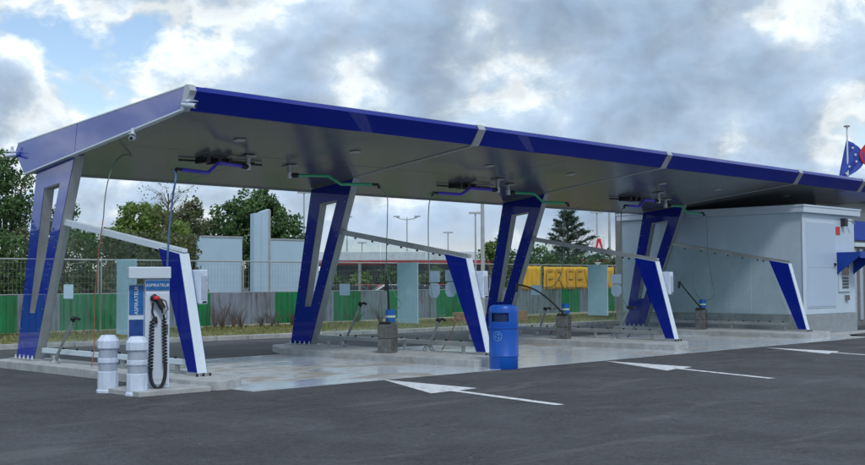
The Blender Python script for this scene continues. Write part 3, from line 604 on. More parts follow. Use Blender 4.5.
# ------------------------------------------------------------------ vacuum cabinet
va = thing('vacuum_station', 'white car vacuum cabinet with canopy box, blue posters and coiled black hose', 'vacuum station', (-1.03,-.42,.07), R(-26))
MB().box(-.13,.215,-.12,.06,.0,1.58).build('cabinet_column', 'plastic_white', va, bevel=.012)
MB().box(-.11,.20,-.135,-.121,.05,1.38).build('front_panel', 'white', va, bevel=.004)
MB().box(-.36,-.135,.0,.05,.28,1.5).build('poster_board', 'white', va, bevel=.004)
MB().box(-.37,.23,-.17,.16,1.585,1.755).build('header_box', 'white', va, bevel=.012)
hs = MB().box(-.125,.21,-.140,-.1225,1.42,1.555).build('header_strip', 'poster', va)
text_part('ASPIRATEUR', .060, 'signwhite', hs, frame4((.045,-.1415,1.487),(1,0,0),(0,0,1)), 'lettering', .001)
p1 = MB().box(-.35,-.145,-.008,-.001,1.06,1.49).build('poster', 'poster', va)
text_part('ASPIRATEUR', .075, 'signwhite', p1, frame4((-.245,-.0095,1.27),(0,0,1),(-1,0,0)), 'lettering', .001)
p2 = MB().box(-.35,-.145,-.008,-.001,.50,.99).build('poster', 'poster_dark', va)
nz = MB().tube([(-.02,-.15,1.30),(-.02,-.20,1.32),(.05,-.22,1.26),(.11,-.22,1.15)], .050, 10).build('nozzle_gun', 'dark', va, smooth=True)
MB().lathe([(.045,-.02),(.05,.0),(.04,.03),(0,.035)], (0,0), 12).build('red_cap', 'red', nz, loc=(.02,-.245,1.30))
MB().tube([(.05,-.24,1.30),(.15,-.24,1.26),(.18,-.24,1.14),(.10,-.24,1.06)], .014, 6).build('trigger_guard', 'steel', nz)
MB().tube([(.02,-.125,1.02),(.02,-.20,.95)], .022, 8).build('hose_hook', 'dark', va)
def coil(x0, y0, z0, x1, y1, z1, turns, r, tr):
    n_ = int(turns*10)
    return [(lerp(x0,x1,i/n_)+r*math.cos(2*math.pi*turns*i/n_), lerp(y0,y1,i/n_)+r*math.sin(2*math.pi*turns*i/n_), lerp(z0,z1,i/n_)) for i in range(n_+1)]
hz_ = MB(); hz_.tube(coil(-.04,-.20,.98,-.06,-.21,.28,15,.030,.012), .011, 6); hz_.tube(coil(.13,-.20,1.0,.145,-.21,.36,14,.030,.012), .011, 6)
hz_.build('coiled_hose', 'dark', va, smooth=True)
MB().tube([(-.04,-.20,.97),(-.01,-.2,1.02),(-.04,-.2,1.10),(-.03,-.21,1.24)], .015, 8).build('hose_lead', 'dark', va, smooth=True)
MB().tube([(.09,-.22,1.17),(.10,-.23,1.10),(.12,-.22,1.05),(.13,-.2,1.0)], .015, 8).build('hose_lead', 'dark', va, smooth=True)
MB().tube(bez((-.06,-.21,.30),(-.09,-.25,-.10),(.19,-.25,-.10),(.145,-.21,.38),18), .027, 10).build('hose_loop', 'dark', va, smooth=True)
MB().box(.135,.195,-.142,-.1355,.78,.92).build('coin_slot_plate', 'steel', va)
MB().box(-.09,.17,-.1385,-.1355,.12,.125).build('panel_gap', 'band', va)

# bollards
for i, (x, y, rz) in enumerate(((-1.48,.08,0),(-1.43,-.64,.4))):
    t = thing('plastic_bollard', ['white plastic bollard with grey bands, left one of the pair beside the cabinet','white plastic bollard with grey bands, right one nearer the coiled vacuum hose'][i], 'bollard', (x,y,0 if i else 0), rz, 'white bollards guarding the vacuum cabinet')
    b0 = MB().lathe([(.165,0),(.165,.03),(.150,.05),(.148,.30),(.135,.31)], (0,0), 10).build('base', 'plastic_white', t)
    MB().lathe([(.132,.312),(.132,.425)], (0,0), 24).build('grey_band', 'band', t, smooth=True)
    MB().lathe([(.146,.427),(.150,.44),(.150,.49),(.146,.502)], (0,0), 10).build('middle_ring', 'plastic_white', t)
    MB().lathe([(.132,.504),(.132,.625)], (0,0), 24).build('grey_band', 'band', t, smooth=True)
    MB().lathe([(.145,.627),(.160,.645),(.160,.75),(.10,.832),(.0,.838)], (0,0), 10).build('cap', 'plastic_white', t)

# litter bin
t = thing('litter_bin', 'round blue plastic litter bin with side opening on the asphalt by the second fin', 'litter bin', (5.71,-1.32,0), R(205))
MB().lathe([(.245,0),(.258,.02),(.262,.22),(.272,.23),(.272,.25),(.265,.26),(.272,.66),(.270,.73)], (0,0), 40).build('body', 'bin', t, smooth=True)
MB().lathe([(.270,.732),(.282,.737),(.282,.765),(.268,.772)], (0,0), 40).build('rim', 'bin', t, smooth=True)
MB().lathe([(.264,.774),(.268,.80),(.268,.86),(.268,1.02),(.266,1.09),(.245,1.135),(.19,1.158),(0,1.165)], (0,0), 40, skip=lambda i, j: i == 2 and (j < 4 or j >= 36)).build('hood', 'bin', t, smooth=True)
MB().lathe([(.235,.78),(.235,1.08)], (0,0), 24).build('inner_shade_wall', 'bin_shade', t, smooth=True)  # wall just behind the opening, interior shade put into its dark colour
MB().lathe([(.2725,.30),(.2725,.30)], (0,0), 8) 
ring = []
cx_, cz_ = 0, .58
rg = MB()
def onbin(a_, z): return (.2745*math.cos(a_), .2745*math.sin(a_), z)
for (r0, r1) in ((.075,.088),):
    for k in range(20):
        a0, a1 = 2*math.pi*k/20, 2*math.pi*(k+1)/20
        P = lambda r, q: onbin(R(-8)+r*math.cos(q)/.27, .60+r*math.sin(q))
        rg.poly([P(r0,a0),P(r1,a0),P(r1,a1),P(r0,a1)])
for s_ in (0,1,2):
    a0 = s_*2.094+.5
    P = lambda r, q: onbin(R(-8)+r*math.cos(q)/.27, .60+r*math.sin(q))
    rg.poly([P(.03,a0),P(.055,a0+.1),P(.055,a0+1.2),P(.03,a0+1.3)])
rg.build('recycling_emblem', 'emblem_blue', t)

# ------------------------------------------------------------------ plant room
pr = thing('plant_room', 'white panelled plant room with a door at the right end of the canopy', 'building', (21,.54,0))
MB().box(0,3.42,0,6.3,.58,3.54).build('wall', 'cont', pr)
MB().box(-.03,3.45,-.04,6.35,.012,.57).build('plinth', 'plinth', pr, bevel=.01)
rf_ = MB().box(-.12,3.62,-.13,6.45,3.545,3.76).build('roof', 'white', pr, bevel=.015)
MB().box(-.14,3.64,-.15,6.47,3.72,3.775).build('roof_trim', 'white', rf_, bevel=.006)
for y in (1.2,2.4,3.6,4.8): MB().box(-.006,-.0005,y,y+.006,.6,3.53).build('panel_joint', 'cont', pr)
MB().box(-.02,.05,-.02,-.0005,.6,3.53).build('corner_trim', 'white', pr)
d = MB().box(.26,2.05,-.035,-.003,.80,3.26).build('door', 'door', pr, bevel=.006)
MB().ring([(.225,.76),(2.085,.76),(2.085,3.30),(.225,3.30)], [(.265,.795),(2.045,.795),(2.045,3.265),(.265,3.265)], 1, -.020, -.0005).build('door_frame', 'white', pr)
MB().box(.26,2.05,-.039,-.0355,1.945,1.957).build('door_seam', 'band', d)
MB().box(1.93,1.99,-.09,-.036,2.0,2.09).build('handle', 'dark', d)
MB().prism([(2.16,2.96),(2.42,2.96),(2.42,3.20),(2.16,3.20)], 1, -.02,-.001).build('red_sticker', 'red', pr)
lp = MB().box(2.5,2.68,-.16,-.001,3.22,3.46).build('wall_lamp', 'darkmetal', pr, bevel=.01)
MB().tube([(2.78,-.01,3.44),(2.86,-.18,3.40),(3.02,-.2,3.30)], .03, 8).build('bracket', 'galv', pr)
pt = thing('payment_terminal', 'blue hooded payment terminal with keypad on the front of the plant room', 'payment terminal', (23.2,.54,0), 0)
aw = MB().poly([(0,-.004,1.76),(0,-.004,2.42),(0,-1.0,2.42),(0,-1.0,2.30)])
aw = MB(); aw.prism([(-.004,1.76),(-.004,2.42),(-.72,2.42),(-.72,2.30)], 0, 0, .03); aw.prism([(-.004,1.76),(-.004,2.42),(-.72,2.42),(-.72,2.30)], 0, 1.12, 1.15); aw.box(.031,1.119,-.72,-.004,2.39,2.42)
awo = aw.build('hood', 'awning', pt)
fa = MB().box(-.002,1.152,-.74,-.722,2.24,2.44).build('hood_front', 'awning', pt)
text_part('PAY', .16, 'logo', fa, frame4((.85,-1.022,2.31),(1,0,0),(0,0,1)), 'emblem', .001) if False else MB().box(.55,1.05,-.746,-.741,2.28,2.39).build('pale_emblem', 'logo', fa)
fp_ = MB().box(.06,.82,-.05,-.002,1.22,2.2).build('terminal_panel', 'white', pt, bevel=.01)
MB().box(.22,.70,-.056,-.051,1.72,2.12).build('screen', 'glassdark', fp_)
for a_ in range(4):
    for b__ in range(3): MB().box(.24+b__*.15,.35+b__*.15,-.062,-.051,1.32+a_*.095,1.39+a_*.095).build('key', 'keys', fp_)
MB().box(.50,.68,-.08,-.002,.96,1.12).build('socket_box', 'steel', pt)
# building beyond
nb = thing('wash_hall', 'grey wash hall with a blue sign behind the plant room at the right edge', 'building', (25.3,2.2,0))
MB().box(0,14,0,8,0,4.3).build('wall', 'greywall', nb)
for k in range(28): MB().box(.1+k*.5,.34+k*.5,-.04,-.001,.2,2.65).build('cladding_strip', 'band', nb)
MB().box(1.6,6.2,-.12,-.002,2.95,3.6).build('sign_board', 'flagblue', nb)
MB().box(-.1,14.1,-.15,-.002,2.72,2.86).build('fascia_rail', 'white_alu', nb)
MB().box(-.15,14.1,-.3,8.2,4.3,4.5).build('roof', 'white', nb)
MB().box(1.2,8,-1.6,-1.3,.0,.14).build('green_edge_strip', 'green_sheet', nb)

# security cameras
def seccam(loc, rz, label, mt='plastic_white'):
    t = thing('security_camera', label, 'security camera', loc, rz, 'security cameras on the canopy edge')
    MB().lathe([(.05,0),(.05,.03),(.03,.05),(.025,.12),(0,.13)], (0,0), 12).build('bracket', 'white', t, smooth=True)
    MB().tube([(-.10,0,-.02),(.13,0,-.06)], .042, 12).build('body', mt, t, smooth=True)
    MB().tube([(.12,0,-.058),(.14,0,-.062)], .032, 12).build('lens', 'dark', t)
    MB().box(-.09,.15,-.045,.045,.012,.024).build('sun_shield', 'white', t)
    return t
seccam((-.17,1.66,4.03), R(230), 'white security camera under the gable edge, midway along the left end')
seccam((-.08,.16,4.42), R(300), 'white security camera at the front left corner of the canopy')
tc_ = seccam((-.20,6.02,4.10), R(160), 'small camera with a blue cap at the rear left tip of the canopy')
MB().tube([(-.17,0,-.015),(-.07,0,-.025)], .052, 12).build('blue_cap', 'flagblue', tc_)

# ------------------------------------------------------------------ mesh fence with sheets
FY = 14.6; PW = 4.95
pat = {0:'g',1:'g',2:'s',3:'g',4:'g',5:'s',6:'g',7:'s',8:'s',9:'g',10:'s',11:'g',12:'s',13:'g',14:'s',15:'g',16:'g',17:'s',18:'s',19:'s',20:'s',21:'g',22:'s',23:'g',24:'s',25:'s',26:'g',27:'s'}
def sheet_mesh(w=1.225, h=1.0):
    b = MB(); n_ = 6; p = w/n_; pr_ = []
    for k in range(n_): pr_ += [(k*p,0),(k*p+p*.42,0),(k*p+p*.55,-.048),(k*p+p*.87,-.048)]
    pr_.append((w,0)); bk = [(x, y+.004) for x, y in pr_]
    n0 = len(b.v); k = len(pr_)
    b.v += [(x,y,0) for x,y in pr_]+[(x,y,h) for x,y in pr_]; 
    for i in range(k-1): b.f.append((i,i+1,k+i+1,k+i))
    b.v += [(x,y+.003,0) for x,y in pr_]+[(x,y+.003,h) for x,y in pr_]
    for i in range(k-1): b.f.append((2*k+i+1,2*k+i,3*k+i,3*k+i+1))
    return b
shg = sheet_mesh().build('x', 'green_sheet').data; shs = sheet_mesh().build('x', 'grey_sheet').data
for o in [o for o in bpy.data.objects if o.name.startswith('x')]: bpy.data.objects.remove(o)
wire = MB()
for k in range(1,42):
    x = k*PW/42; wire.box(x-.002,x+.002,-.002,.002,.18,2.10)
for k in range(1,11): z = .18+k*.185; wire.box(.03,PW-.05,-.0065,-.0035,z-.002,z+.002)
wire_me = None
frm = MB(); frm.tube([(.03,0,.02),(.03,0,2.14)], .024, 8); frm.tube([(PW-.05,0,.02),(PW-.05,0,2.14)], .024, 8)
frm.tube([(.03,0,2.13),(PW-.05,0,2.13)], .022, 8); frm.tube([(.03,0,.17),(PW-.05,0,.17)], .018, 8); frm.tube([(.03,0,1.16),(PW-.05,0,1.16)], .014, 8)
footm = MB().box(-.16,.16,-.34,.34,-.12,.03)
whr = ['far left, partly behind the first column','behind the first partition glass','right of the first fin, before the tall pale panels','right of the second column','behind the tall board left of the second fin','behind the blue bin and third column','carrying the orange banner, left of the plant room','at the far right behind the plant room']
wire_o = frm_o = foot_o = None
protos = {}
for pi in range(-3, 8):
    x0 = 1.5 + pi*PW
    lab = 'mesh fence with metal sheets, ' + (whr[pi] if pi >= 0 else 'past the left edge, %s' % ('nearest','middle','farthest')[-pi-1])
    t = thing('mesh_fence', lab, 'fence', (x0, FY, .12), random.uniform(-.012,.012), 'site fence panels along the verge')
    if not protos:
        protos['w'] = wire.build('wire_mesh', 'alu', t); protos['w']['kind'] = 'stuff'; protos['f'] = frm.build('frame', 'galv', t); protos['b'] = footm.build('foot_block', 'rubberfoot', t)
    else:
        for q in protos.values(): copy_obj(q, t)
    for k in range(4):
        kk = pi*4+k; c_ = pat.get(kk, 'g' if (kk*7)%3 else 's')
        o = bpy.data.objects.new('corrugated_sheet', shg if c_ == 'g' else shs); COL.objects.link(o); o.parent = t
        o.location = (.02+k*1.232, -.03, .14+random.uniform(-.015,.015)); o.rotation_euler = (0, random.uniform(-.008,.008), 0)
wp_ = None
for i, px_ in enumerate((206,215,222,233,252,262,270,282,352,372)):
    X_ = {206:10.1,215:10.4,222:10.8,233:11.1,252:11.9,262:12.3,270:12.5,282:13.1,352:15.9,372:17.0}[px_]
    t = thing('dry_weed', 'dry brown weed against the corrugated sheets, %s from the left' % ('first','second','third','fourth','fifth','sixth','seventh','eighth','ninth','tenth')[i], 'weed', (X_, FY-.35, .12), random.uniform(0,6), 'dry weeds growing along the fence foot')
    b = MB(); H_ = random.uniform(.45,.95)
    for k in range(14):
        th = random.uniform(0,6.28); sp = random.uniform(.05,.5); b.tube([(0,0,0),(sp*.4*math.cos(th),sp*.4*math.sin(th),H_*.5),(sp*math.cos(th),sp*math.sin(th),H_*random.uniform(.7,1))], .011, 4, r2=.004)
    b.build('stems', 'bark', t)
def banner(x0, x1, z0, z1, txt, label, off=0.):
    t = thing('fence_banner', label, 'banner', (x0, FY-.07, .12), 0, 'orange banners tied to the mesh fence')
    b = MB(); nx, nz_ = 24, 6; w = x1-x0
    P = [[(w*i/nx, .02*math.sin(i*1.3)+.015*math.sin(j*1.1+i*.5), lerp(z0,z1,j/nz_)-.015*math.sin(math.pi*((i/nx*4)%1))*(j/nz_)) for i in range(nx+1)] for j in range(nz_+1)]
    for j in range(nz_):
        for i in range(nx): b.poly([P[j][i],P[j][i+1],P[j+1][i+1],P[j+1][i]])
    o = b.build('cloth', 'banner', t, smooth=True); sol = o.modifiers.new('thick', 'SOLIDIFY'); sol.thickness = .004
    if txt: text_part(txt, 1.12, 'banner_txt', o, frame4((w/2+off,-.055,(z0+z1)/2-.04),(1,0,0),(0,0,1)), 'lettering', .002, 1.12)
    for x in (.05, w-.05): MB().tube([(x,.0,z1-.05),(x,.06,z1-.02)], .006, 5).build('tie', 'white', t)
banner(24.75, 26.15, 1.12, 2.08, '', 'short orange banner left of the fence joint, seen behind the third column', .3)
banner(26.35, 31.2, 1.10, 2.06, 'FREEV  V', 'long orange banner with faded lettering on the fence behind the third partition')
banner(31.35, 33.2, 1.06, 2.02, '', 'orange banner piece at the right, partly hidden by the farthest column')

# timber stack
tb = thing('timber_stack', 'low stack of brown timber planks on the grass before the fence', 'timber stack', (19.3, 12.4, .12), R(-3))
for r_ in range(3):
    for k in range(3): MB().box(0+random.uniform(-.08,.08),3.3+random.uniform(-.1,.1),k*.19,k*.19+.175,r_*.125,r_*.125+.118).build('plank', 'wood', tb)
MB().box(2.3,2.75,-.01,-.002,.12,.34).build('white_label', 'white', tb)

# tall pale panels behind the fence
hp = thing('panel_screen', 'large pale panel screen behind the fence, left of the tall twin post', 'panel screen', (20.1,30,0))
MB().box(.08,2.4,0,.12,.6,3.70).build('panel', 'hoard', hp, bevel=.01); MB().box(-.15,.06,-.02,.14,0,3.72).build('edge_post', 'hoard', hp); MB().box(.06,2.42,-.03,.15,3.70,3.78).build('top_cap', 'galv', hp)
hp = thing('panel_screen', 'large pale panel screen behind the fence, right of the tall twin post', 'panel screen', (23.95,30,0))
MB().box(.08,3.3,0,.12,.6,3.66).build('panel', 'hoard', hp, bevel=.01); MB().box(-.1,.06,-.02,.14,0,3.68).build('edge_post', 'galv', hp); MB().box(.06,3.3,-.03,.15,3.66,3.74).build('top_cap', 'galv', hp)
tw = thing('twin_post', 'tall pale twin post rising between the two panel screens', 'post', (22.85,29.7,0))
MB().prism([(.0,0),(.42,0),(.42,4.95),(.0,4.88)], 1, -.15,.15).build('left_leaf', 'hoard', tw); MB().prism([(.47,0),(.98,0),(.98,5.15),(.47,4.98)], 1, -.10,.2).build('right_leaf', 'hoard', tw); MB().box(.90,1.02,-.12,-.101,0,5.1).build('edge_trim', 'galv', tw)

# ------------------------------------------------------------------ petrol station far behind
ps = thing('petrol_station', 'far low petrol station with pale flat roof and red stripe', 'building', (48,56,0), R(-42))
MB().box(-4,26,-6,6,3.15,3.85).build('roof', 'stroof', ps, bevel=.05); MB().box(-4.05,26.05,-6.05,6.05,2.9,3.14).build('red_stripe', 'stred', ps)
MB().box(2,24,1,5,0,2.9).build('shop_wall', 'stwall', ps)
for k in range(7): MB().box(3+k*3,5.4+k*3,.9,.998,.6,2.4).build('window', 'glassdark', ps)
for x in (-2,6,14,22): MB().box(x-.2,x+.2,-4.4,-4.0,0,2.9).build('pillar', 'stred' if x == -2 else 'stroof', ps)
MB().box(-1.7,-.2,-4.3,-4.1,1.2,1.9).build('price_board', 'stred', ps)

# parked cars
def car(loc, rz, mt, label):
    t = thing('parked_car', label, 'car', loc, rz, 'cars parked beyond the fence')
    prof = [(-2.1,.35),(-2.12,.75),(-1.95,.92),(-1.3,.98),(-.75,1.40),(.75,1.44),(1.45,1.02),(2.05,.88),(2.12,.6),(2.08,.33)]
    MB().prism(prof, 1, -.85,.85).build('body', mt, t, bevel=.06, smooth=True)
    MB().prism([(-1.22,1.0),(-.72,1.36),(.0,1.39),(.0,1.0)], 1, -.858,.858).build('side_window', 'glassdark', t); MB().prism([(.05,1.0),(.05,1.39),(.70,1.40),(1.30,1.02)], 1, -.858,.858).build('side_window', 'glassdark', t)
    MB().prism([(-1.33,1.0),(-.78,1.40),(-.74,1.38),(-1.27,.98)], 1, -.72,.72).build('windscreen', 'glassdark', t)
    for x in (-1.3,1.3):
        for y in (-.8,.8):
            w = MB().tube([(x,y-.1,.32),(x,y+.1,.32)], .32, 18).build('wheel', 'tyre', t); MB().tube([(x,y-.115,.32),(x,y+.115,.32)], .19, 12).build('rim', 'car_silver', w)
    for y in (-.6,.6): MB().box(-2.135,-2.05,y-.16,y+.16,.62,.76).build('headlight', 'lampglass', t)
    for y in (-.6,.6): MB().box(2.05,2.135,y-.14,y+.14,.66,.80).build('tail_light', 'red', t)
def fwd(px, D):
    f_ = Vector((fx.x, fx.y, 0)); r_ = Vector((rx.x, rx.y, 0)); p = Vector((-10.042,-15.0956,0)) + (f_ + r_*(px-432.5)/1140)*D; return p
CW = [(348,62,'car_dark','dark car parked beyond the fence right of the second column'),(372,66,'car_red','red car parked beyond the fence left of the black lance'),(396,64,'car_white','white car beyond the fence behind the tall board'),(424,62,'car_dark','dark car beyond the fence left of the two part sign'),(446,66,'car_red','red car beyond the fence just left of the second fin'),(330,70,'car_silver','silver car beyond the fence partly behind the second column')]
for i, (px, D, mt, lb) in enumerate(CW):
    p = fwd(px, D); car((p.x, p.y, 0), R(45+random.choice((80,95,100))), mt, lb)

# lamp posts
def lamp(px, D, H, kind, label):
    p = fwd(px, D); t = thing('street_lamp', label, 'street lamp', (p.x, p.y, 0), R(-45), 'tall lamp posts beyond the fence')
    MB().tube([(0,0,0),(0,0,H)], .085, 8, r2=.05).build('pole', 'pole', t)
    if kind == 2:
        for s_ in (-1,1): MB().tube([(0,0,H-.15),(s_*.5,0,H-.08),(s_*.95,0,H+.12)], .05, 6).build('arm', 'pole', t); MB().box(s_*.8-.25,s_*.8+.25,-.12,.12,H+.05,H+.15).build('lamp_head', 'pole', t)
    else: MB().box(-.45,.45,-.14,.14,H,H+.13).build('lamp_head', 'pole', t)
for a in [(482.6,40,6.4,1,'pale mast rising right behind the top of the second fin'),(347,100,7.2,1,'lamp post seen right of the second column above its rail'),(407,88,6.5,2,'lamp post with two raised arms between the hanging hoses'),(448,105,6.0,1,'short far lamp post above the top of the second fin'),(475.5,80,6.3,1,'lamp post just left of the mast above the second fin'),
          (597,85,6.6,1,'lamp post behind the white sign pylon'),(609.5,60,6.5,1,'tall thin mast right of the sign pylon'),(621,64,6.6,1,'tall thin mast beside the plant room wall'),(304,80,7.8,1,'lamp post just left of the second column above the round tree'),(362,120,5.6,1,'faint far lamp post right of the second column')]: lamp(*a)

# sign pylon
p = fwd(598, 75); sp = thing('sign_pylon', 'white sign pylon with a red angular emblem above green and red bands', 'sign', (p.x, p.y, 0), R(-46))
MB().box(-.40,.40,-.15,.15,0,4.55).build('board', 'signwhite', sp, bevel=.02)
em = MB(); em.poly([(-.22,-.156,3.65),(-.10,-.156,3.65),(.02,-.156,4.10),(.06,-.156,3.85),(.16,-.156,3.85),(.27,-.156,3.65),(.16,-.156,4.35),(-.02,-.156,4.35)][:3]+[(.03,-.156,4.12),(.20,-.156,3.62),(.30,-.156,3.68),(.14,-.156,4.34),(-.08,-.156,4.34)]); em.build('red_emblem', 'signred', sp)
MB().box(-.41,.41,-.156,-.151,3.05,3.25).build('green_band', 'signgreen', sp); MB().box(-.41,.41,-.156,-.151,2.80,2.92).build('red_band', 'signred', sp); MB().box(-.36,.36,-.156,-.151,2.35,2.5).build('dark_band', 'signgreen', sp)

# flags
def flag(px, D, H, mt, label, pole, shape, side=1):
    p = fwd(px, D); t = thing('flagpole', label, 'flag', (p.x, p.y, 0), R(-45))
    if pole: MB().tube([(0,0,0),(0,0,H)], .07, 8, r2=.045).build('pole', 'white_alu', t); MB().lathe([(.0,H),(.16,H+.02),(.18,H+.08),(0,H+.14)], (0,0), 12).build('finial', 'band', t)
    b = MB(); nx, nz_ = 8, 14; top_, bot_, w = shape
    P = []
    for j in range(nz_+1):
        v = j/nz_; ww = w*(.30+.70*math.sin(math.pi*min(1,v*1.15+.08))**.8) * (1 if v < .62 else 1-(v-.62)*1.0)
        P.append([(side*(-(.04)-.45*w*v + ww*i/nx), .07*math.sin(i*1.1+j*.18), lerp(top_,bot_,v)-.35*(i/nx)*(1-v)) for i in range(nx+1)])
    for j in range(nz_):
        for i in range(nx): b.poly([P[j][i],P[j][i+1],P[j+1][i+1],P[j+1][i]])
    o = b.build('cloth', mt, t, smooth=True); sol = o.modifiers.new('thick', 'SOLIDIFY'); sol.thickness = .01
    st = MB()
    for k in range(5):
        j = 2+k*2.2; v = j/nz_; row = P[int(j)]; q = row[3+(k%3)]
        for a_ in range(5):
            th = a_*2*math.pi/5+math.pi/2; c0 = (q[0]+.09*math.cos(th), q[1]-.12, q[2]+.09*math.sin(th)); c1 = (q[0]+.035*math.cos(th+.63), q[1]-.12, q[2]+.035*math.sin(th+.63)); c2 = (q[0]+.035*math.cos(th-.63), q[1]-.12, q[2]+.035*math.sin(th-.63))
            st.poly([c0,c1,(q[0],q[1]-.12,q[2]),c2])
    tag(st.build('pale_stars', 'flagwhite', o), kind='stuff')
    return t
flag(849, 61, 9.75, 'flagblue', 'blue flag with pale stars hanging from a pole behind the canopy', True, (9.1,6.6,1.15))
flag(884, 61, 9.6, 'flagred', 'red flag with pale marks at the right edge above the canopy', True, (9.3,6.6,1.5), -1)

# ------------------------------------------------------------------ trees
def blob_leaves(blobs, per_m2, size, flat=.0):
    Cs, A, B = [], [], []
    for (cx, cy, cz, rx_, ry_, rz_) in blobs:
        area = 4*math.pi*((rx_*ry_+rx_*rz_+ry_*rz_)/3); n_ = int(area*per_m2)
        d_ = rng.normal(size=(n_,3)); d_ /= np.linalg.norm(d_, axis=1)[:,None]
        # clumpy radius
        k1 = np.sin(d_[:,0]*7+cx*3)+np.sin(d_[:,1]*8+cy*2)+np.sin(d_[:,2]*9+cz*5)
        rr = (0.80 + .075*k1 + rng.normal(0,.09,n_))
        c_ = d_*rr[:,None]*np.array([rx_,ry_,rz_]) + np.array([cx,cy,cz]); c_ += rng.normal(0,.05,(n_,3))
        nrm = d_ + rng.normal(0,.5,(n_,3)); nrm /= np.linalg.norm(nrm,axis=1)[:,None]
        t1 = np.cross(nrm, rng.normal(size=(n_,3))); t1 /= np.linalg.norm(t1,axis=1)[:,None]; t2 = np.cross(nrm, t1)
        s_ = size*rng.uniform(.6,1.4,n_)[:,None]; Cs.append(c_); A.append(t1*s_); B.append(t2*s_)
    C_ = np.concatenate(Cs); A = np.concatenate(A); B = np.concatenate(B); k = C_[:,2] > .05
    return C_[k], A[k], B[k]
def tree(name, label, cat, pos, H, blobs_spec, mt, trunk_r=.18, size=.09, per=60, group=None, limbs=6):
    """blobs_spec: (dx,dy,z,r) in the tree's own frame; many satellite clumps are grown round each"""
    t = thing(name, label, cat, (pos[0], pos[1], 0), 0, group)
    bl = []
    for (dx, dy, z, r) in blobs_spec:
        bl.append((dx,dy,z,r*.82,r*.82,r*.78))
        for k in range(int(7+r*5)):
            th = random.uniform(0,6.28); ph = random.uniform(-.5,1.3); rr = r*random.uniform(.72,.98); s_ = r*random.uniform(.20,.38)
            bl.append((dx+rr*math.cos(th)*math.cos(ph), dy+rr*math.sin(th)*math.cos(ph), z+rr*math.sin(ph)*.95, s_, s_, s_*.85))
    C_, A, B = blob_leaves(bl, per, size); quads_obj('crown', C_, A, B, mt, t)
    tk = MB().tube([(0,0,-.05),(.03,.02,H*.25),(-.04,.05,H*.5),(.02,0,H*.78)], trunk_r, 8, r2=trunk_r*.25).build('trunk', 'bark', t, smooth=True)
    for k in range(limbs):
        dx, dy, z, r = blobs_spec[k%len(blobs_spec)]; th = random.uniform(0,6.28); z0 = H*random.uniform(.2,.5)
        MB().tube([(0,0,z0),(dx*.5+.2*math.cos(th),dy*.5+.2*math.sin(th),lerp(z0,z,.6)),(dx+r*.5*math.cos(th),dy+r*.5*math.sin(th),z+r*.3)], trunk_r*.4, 6, r2=.02).build('limb', 'bark', tk)
    return t
def at(px, py, D):
    f_ = fx*1.0; d = fx + rx*(px-432.5)/1140 - ux*(py-232.5)/1140; return Vector((-10.042,-15.0956,1.6)) + d*D
def tree_px(name, label, cat, px, D, blobs_px, mt, **k):
    """outline read from the photograph, grown at depth D: (px,py,radius px)"""
    b0 = at(px, 281, D); s_ = D/1140; spec = []
    for (bx, by, br) in blobs_px:
        q = at(bx, by, D) - b0; dd = random.uniform(-.5,.5)*br*s_
        spec.append((q.x+fx.x*dd, q.y+fx.y*dd, q.z+1.6, br*s_))
    H = max(z+r for _,_,z,r in spec)
    return tree(name, label, cat, (b0.x, b0.y), H, spec, mt, **k)
GT = 'trees and bushes beyond the fence'
tree_px('conifer_tree','tall loose green tree at the far left edge behind the canopy end','tree',5,43,[(8,158,13),(2,176,18),(20,178,13),(8,196,22),(-14,190,25),(22,210,22),(0,225,28),(-25,225,30)],'leaf_dark',group=GT,per=70,size=.07)
tree_px('dark_tree','dark tree behind the first column','tree',62,46,[(66,212,13),(50,222,16),(78,232,10)],'leaf_dark',group=GT,per=70,size=.075)
tree_px('round_tree','bright round green tree behind the first partition rail','tree',145,54,[(140,216,20),(160,224,20),(118,236,20),(140,240,26),(172,240,22),(95,246,15),(82,240,10),(120,262,20),(160,262,20)],'leaf_mid',group=GT,per=62,size=.085,trunk_r=.2)
tree_px('round_tree','big dense dark green tree behind the tall pale panels','tree',252,66,[(250,212,23),(228,222,24),(275,222,24),(212,240,22),(250,240,34),(290,243,20),(262,200,14),(292,255,16),(225,262,20),(262,262,20)],'leaf_dark',group=GT,per=50,size=.10,trunk_r=.25)
tree_px('brownish_tree','brownish olive tree left of the pale panels','tree',185,62,[(187,213,14),(180,230,20),(198,225,18),(172,250,22),(200,252,20),(195,205,9),(190,275,22)],'leaf_brown',group=GT,per=55,size=.085)
tree_px('small_tree','small yellow green tree seen left of the third column','tree',494,78,[(492,250,10),(500,243,8),(484,256,8),(500,262,14)],'leaf_mid',group=GT,per=30,size=.12)
tree('dark_tree','tall dark tree beyond the left edge of the picture','tree',(-4.8,22.5),5.8,[(0,0,3.6,1.9),(.3,0,2.0,2.0),(-.8,0,4.2,1.2),(1.2,0,4.2,1.4)],'leaf_dark',group=GT,per=60,size=.10)
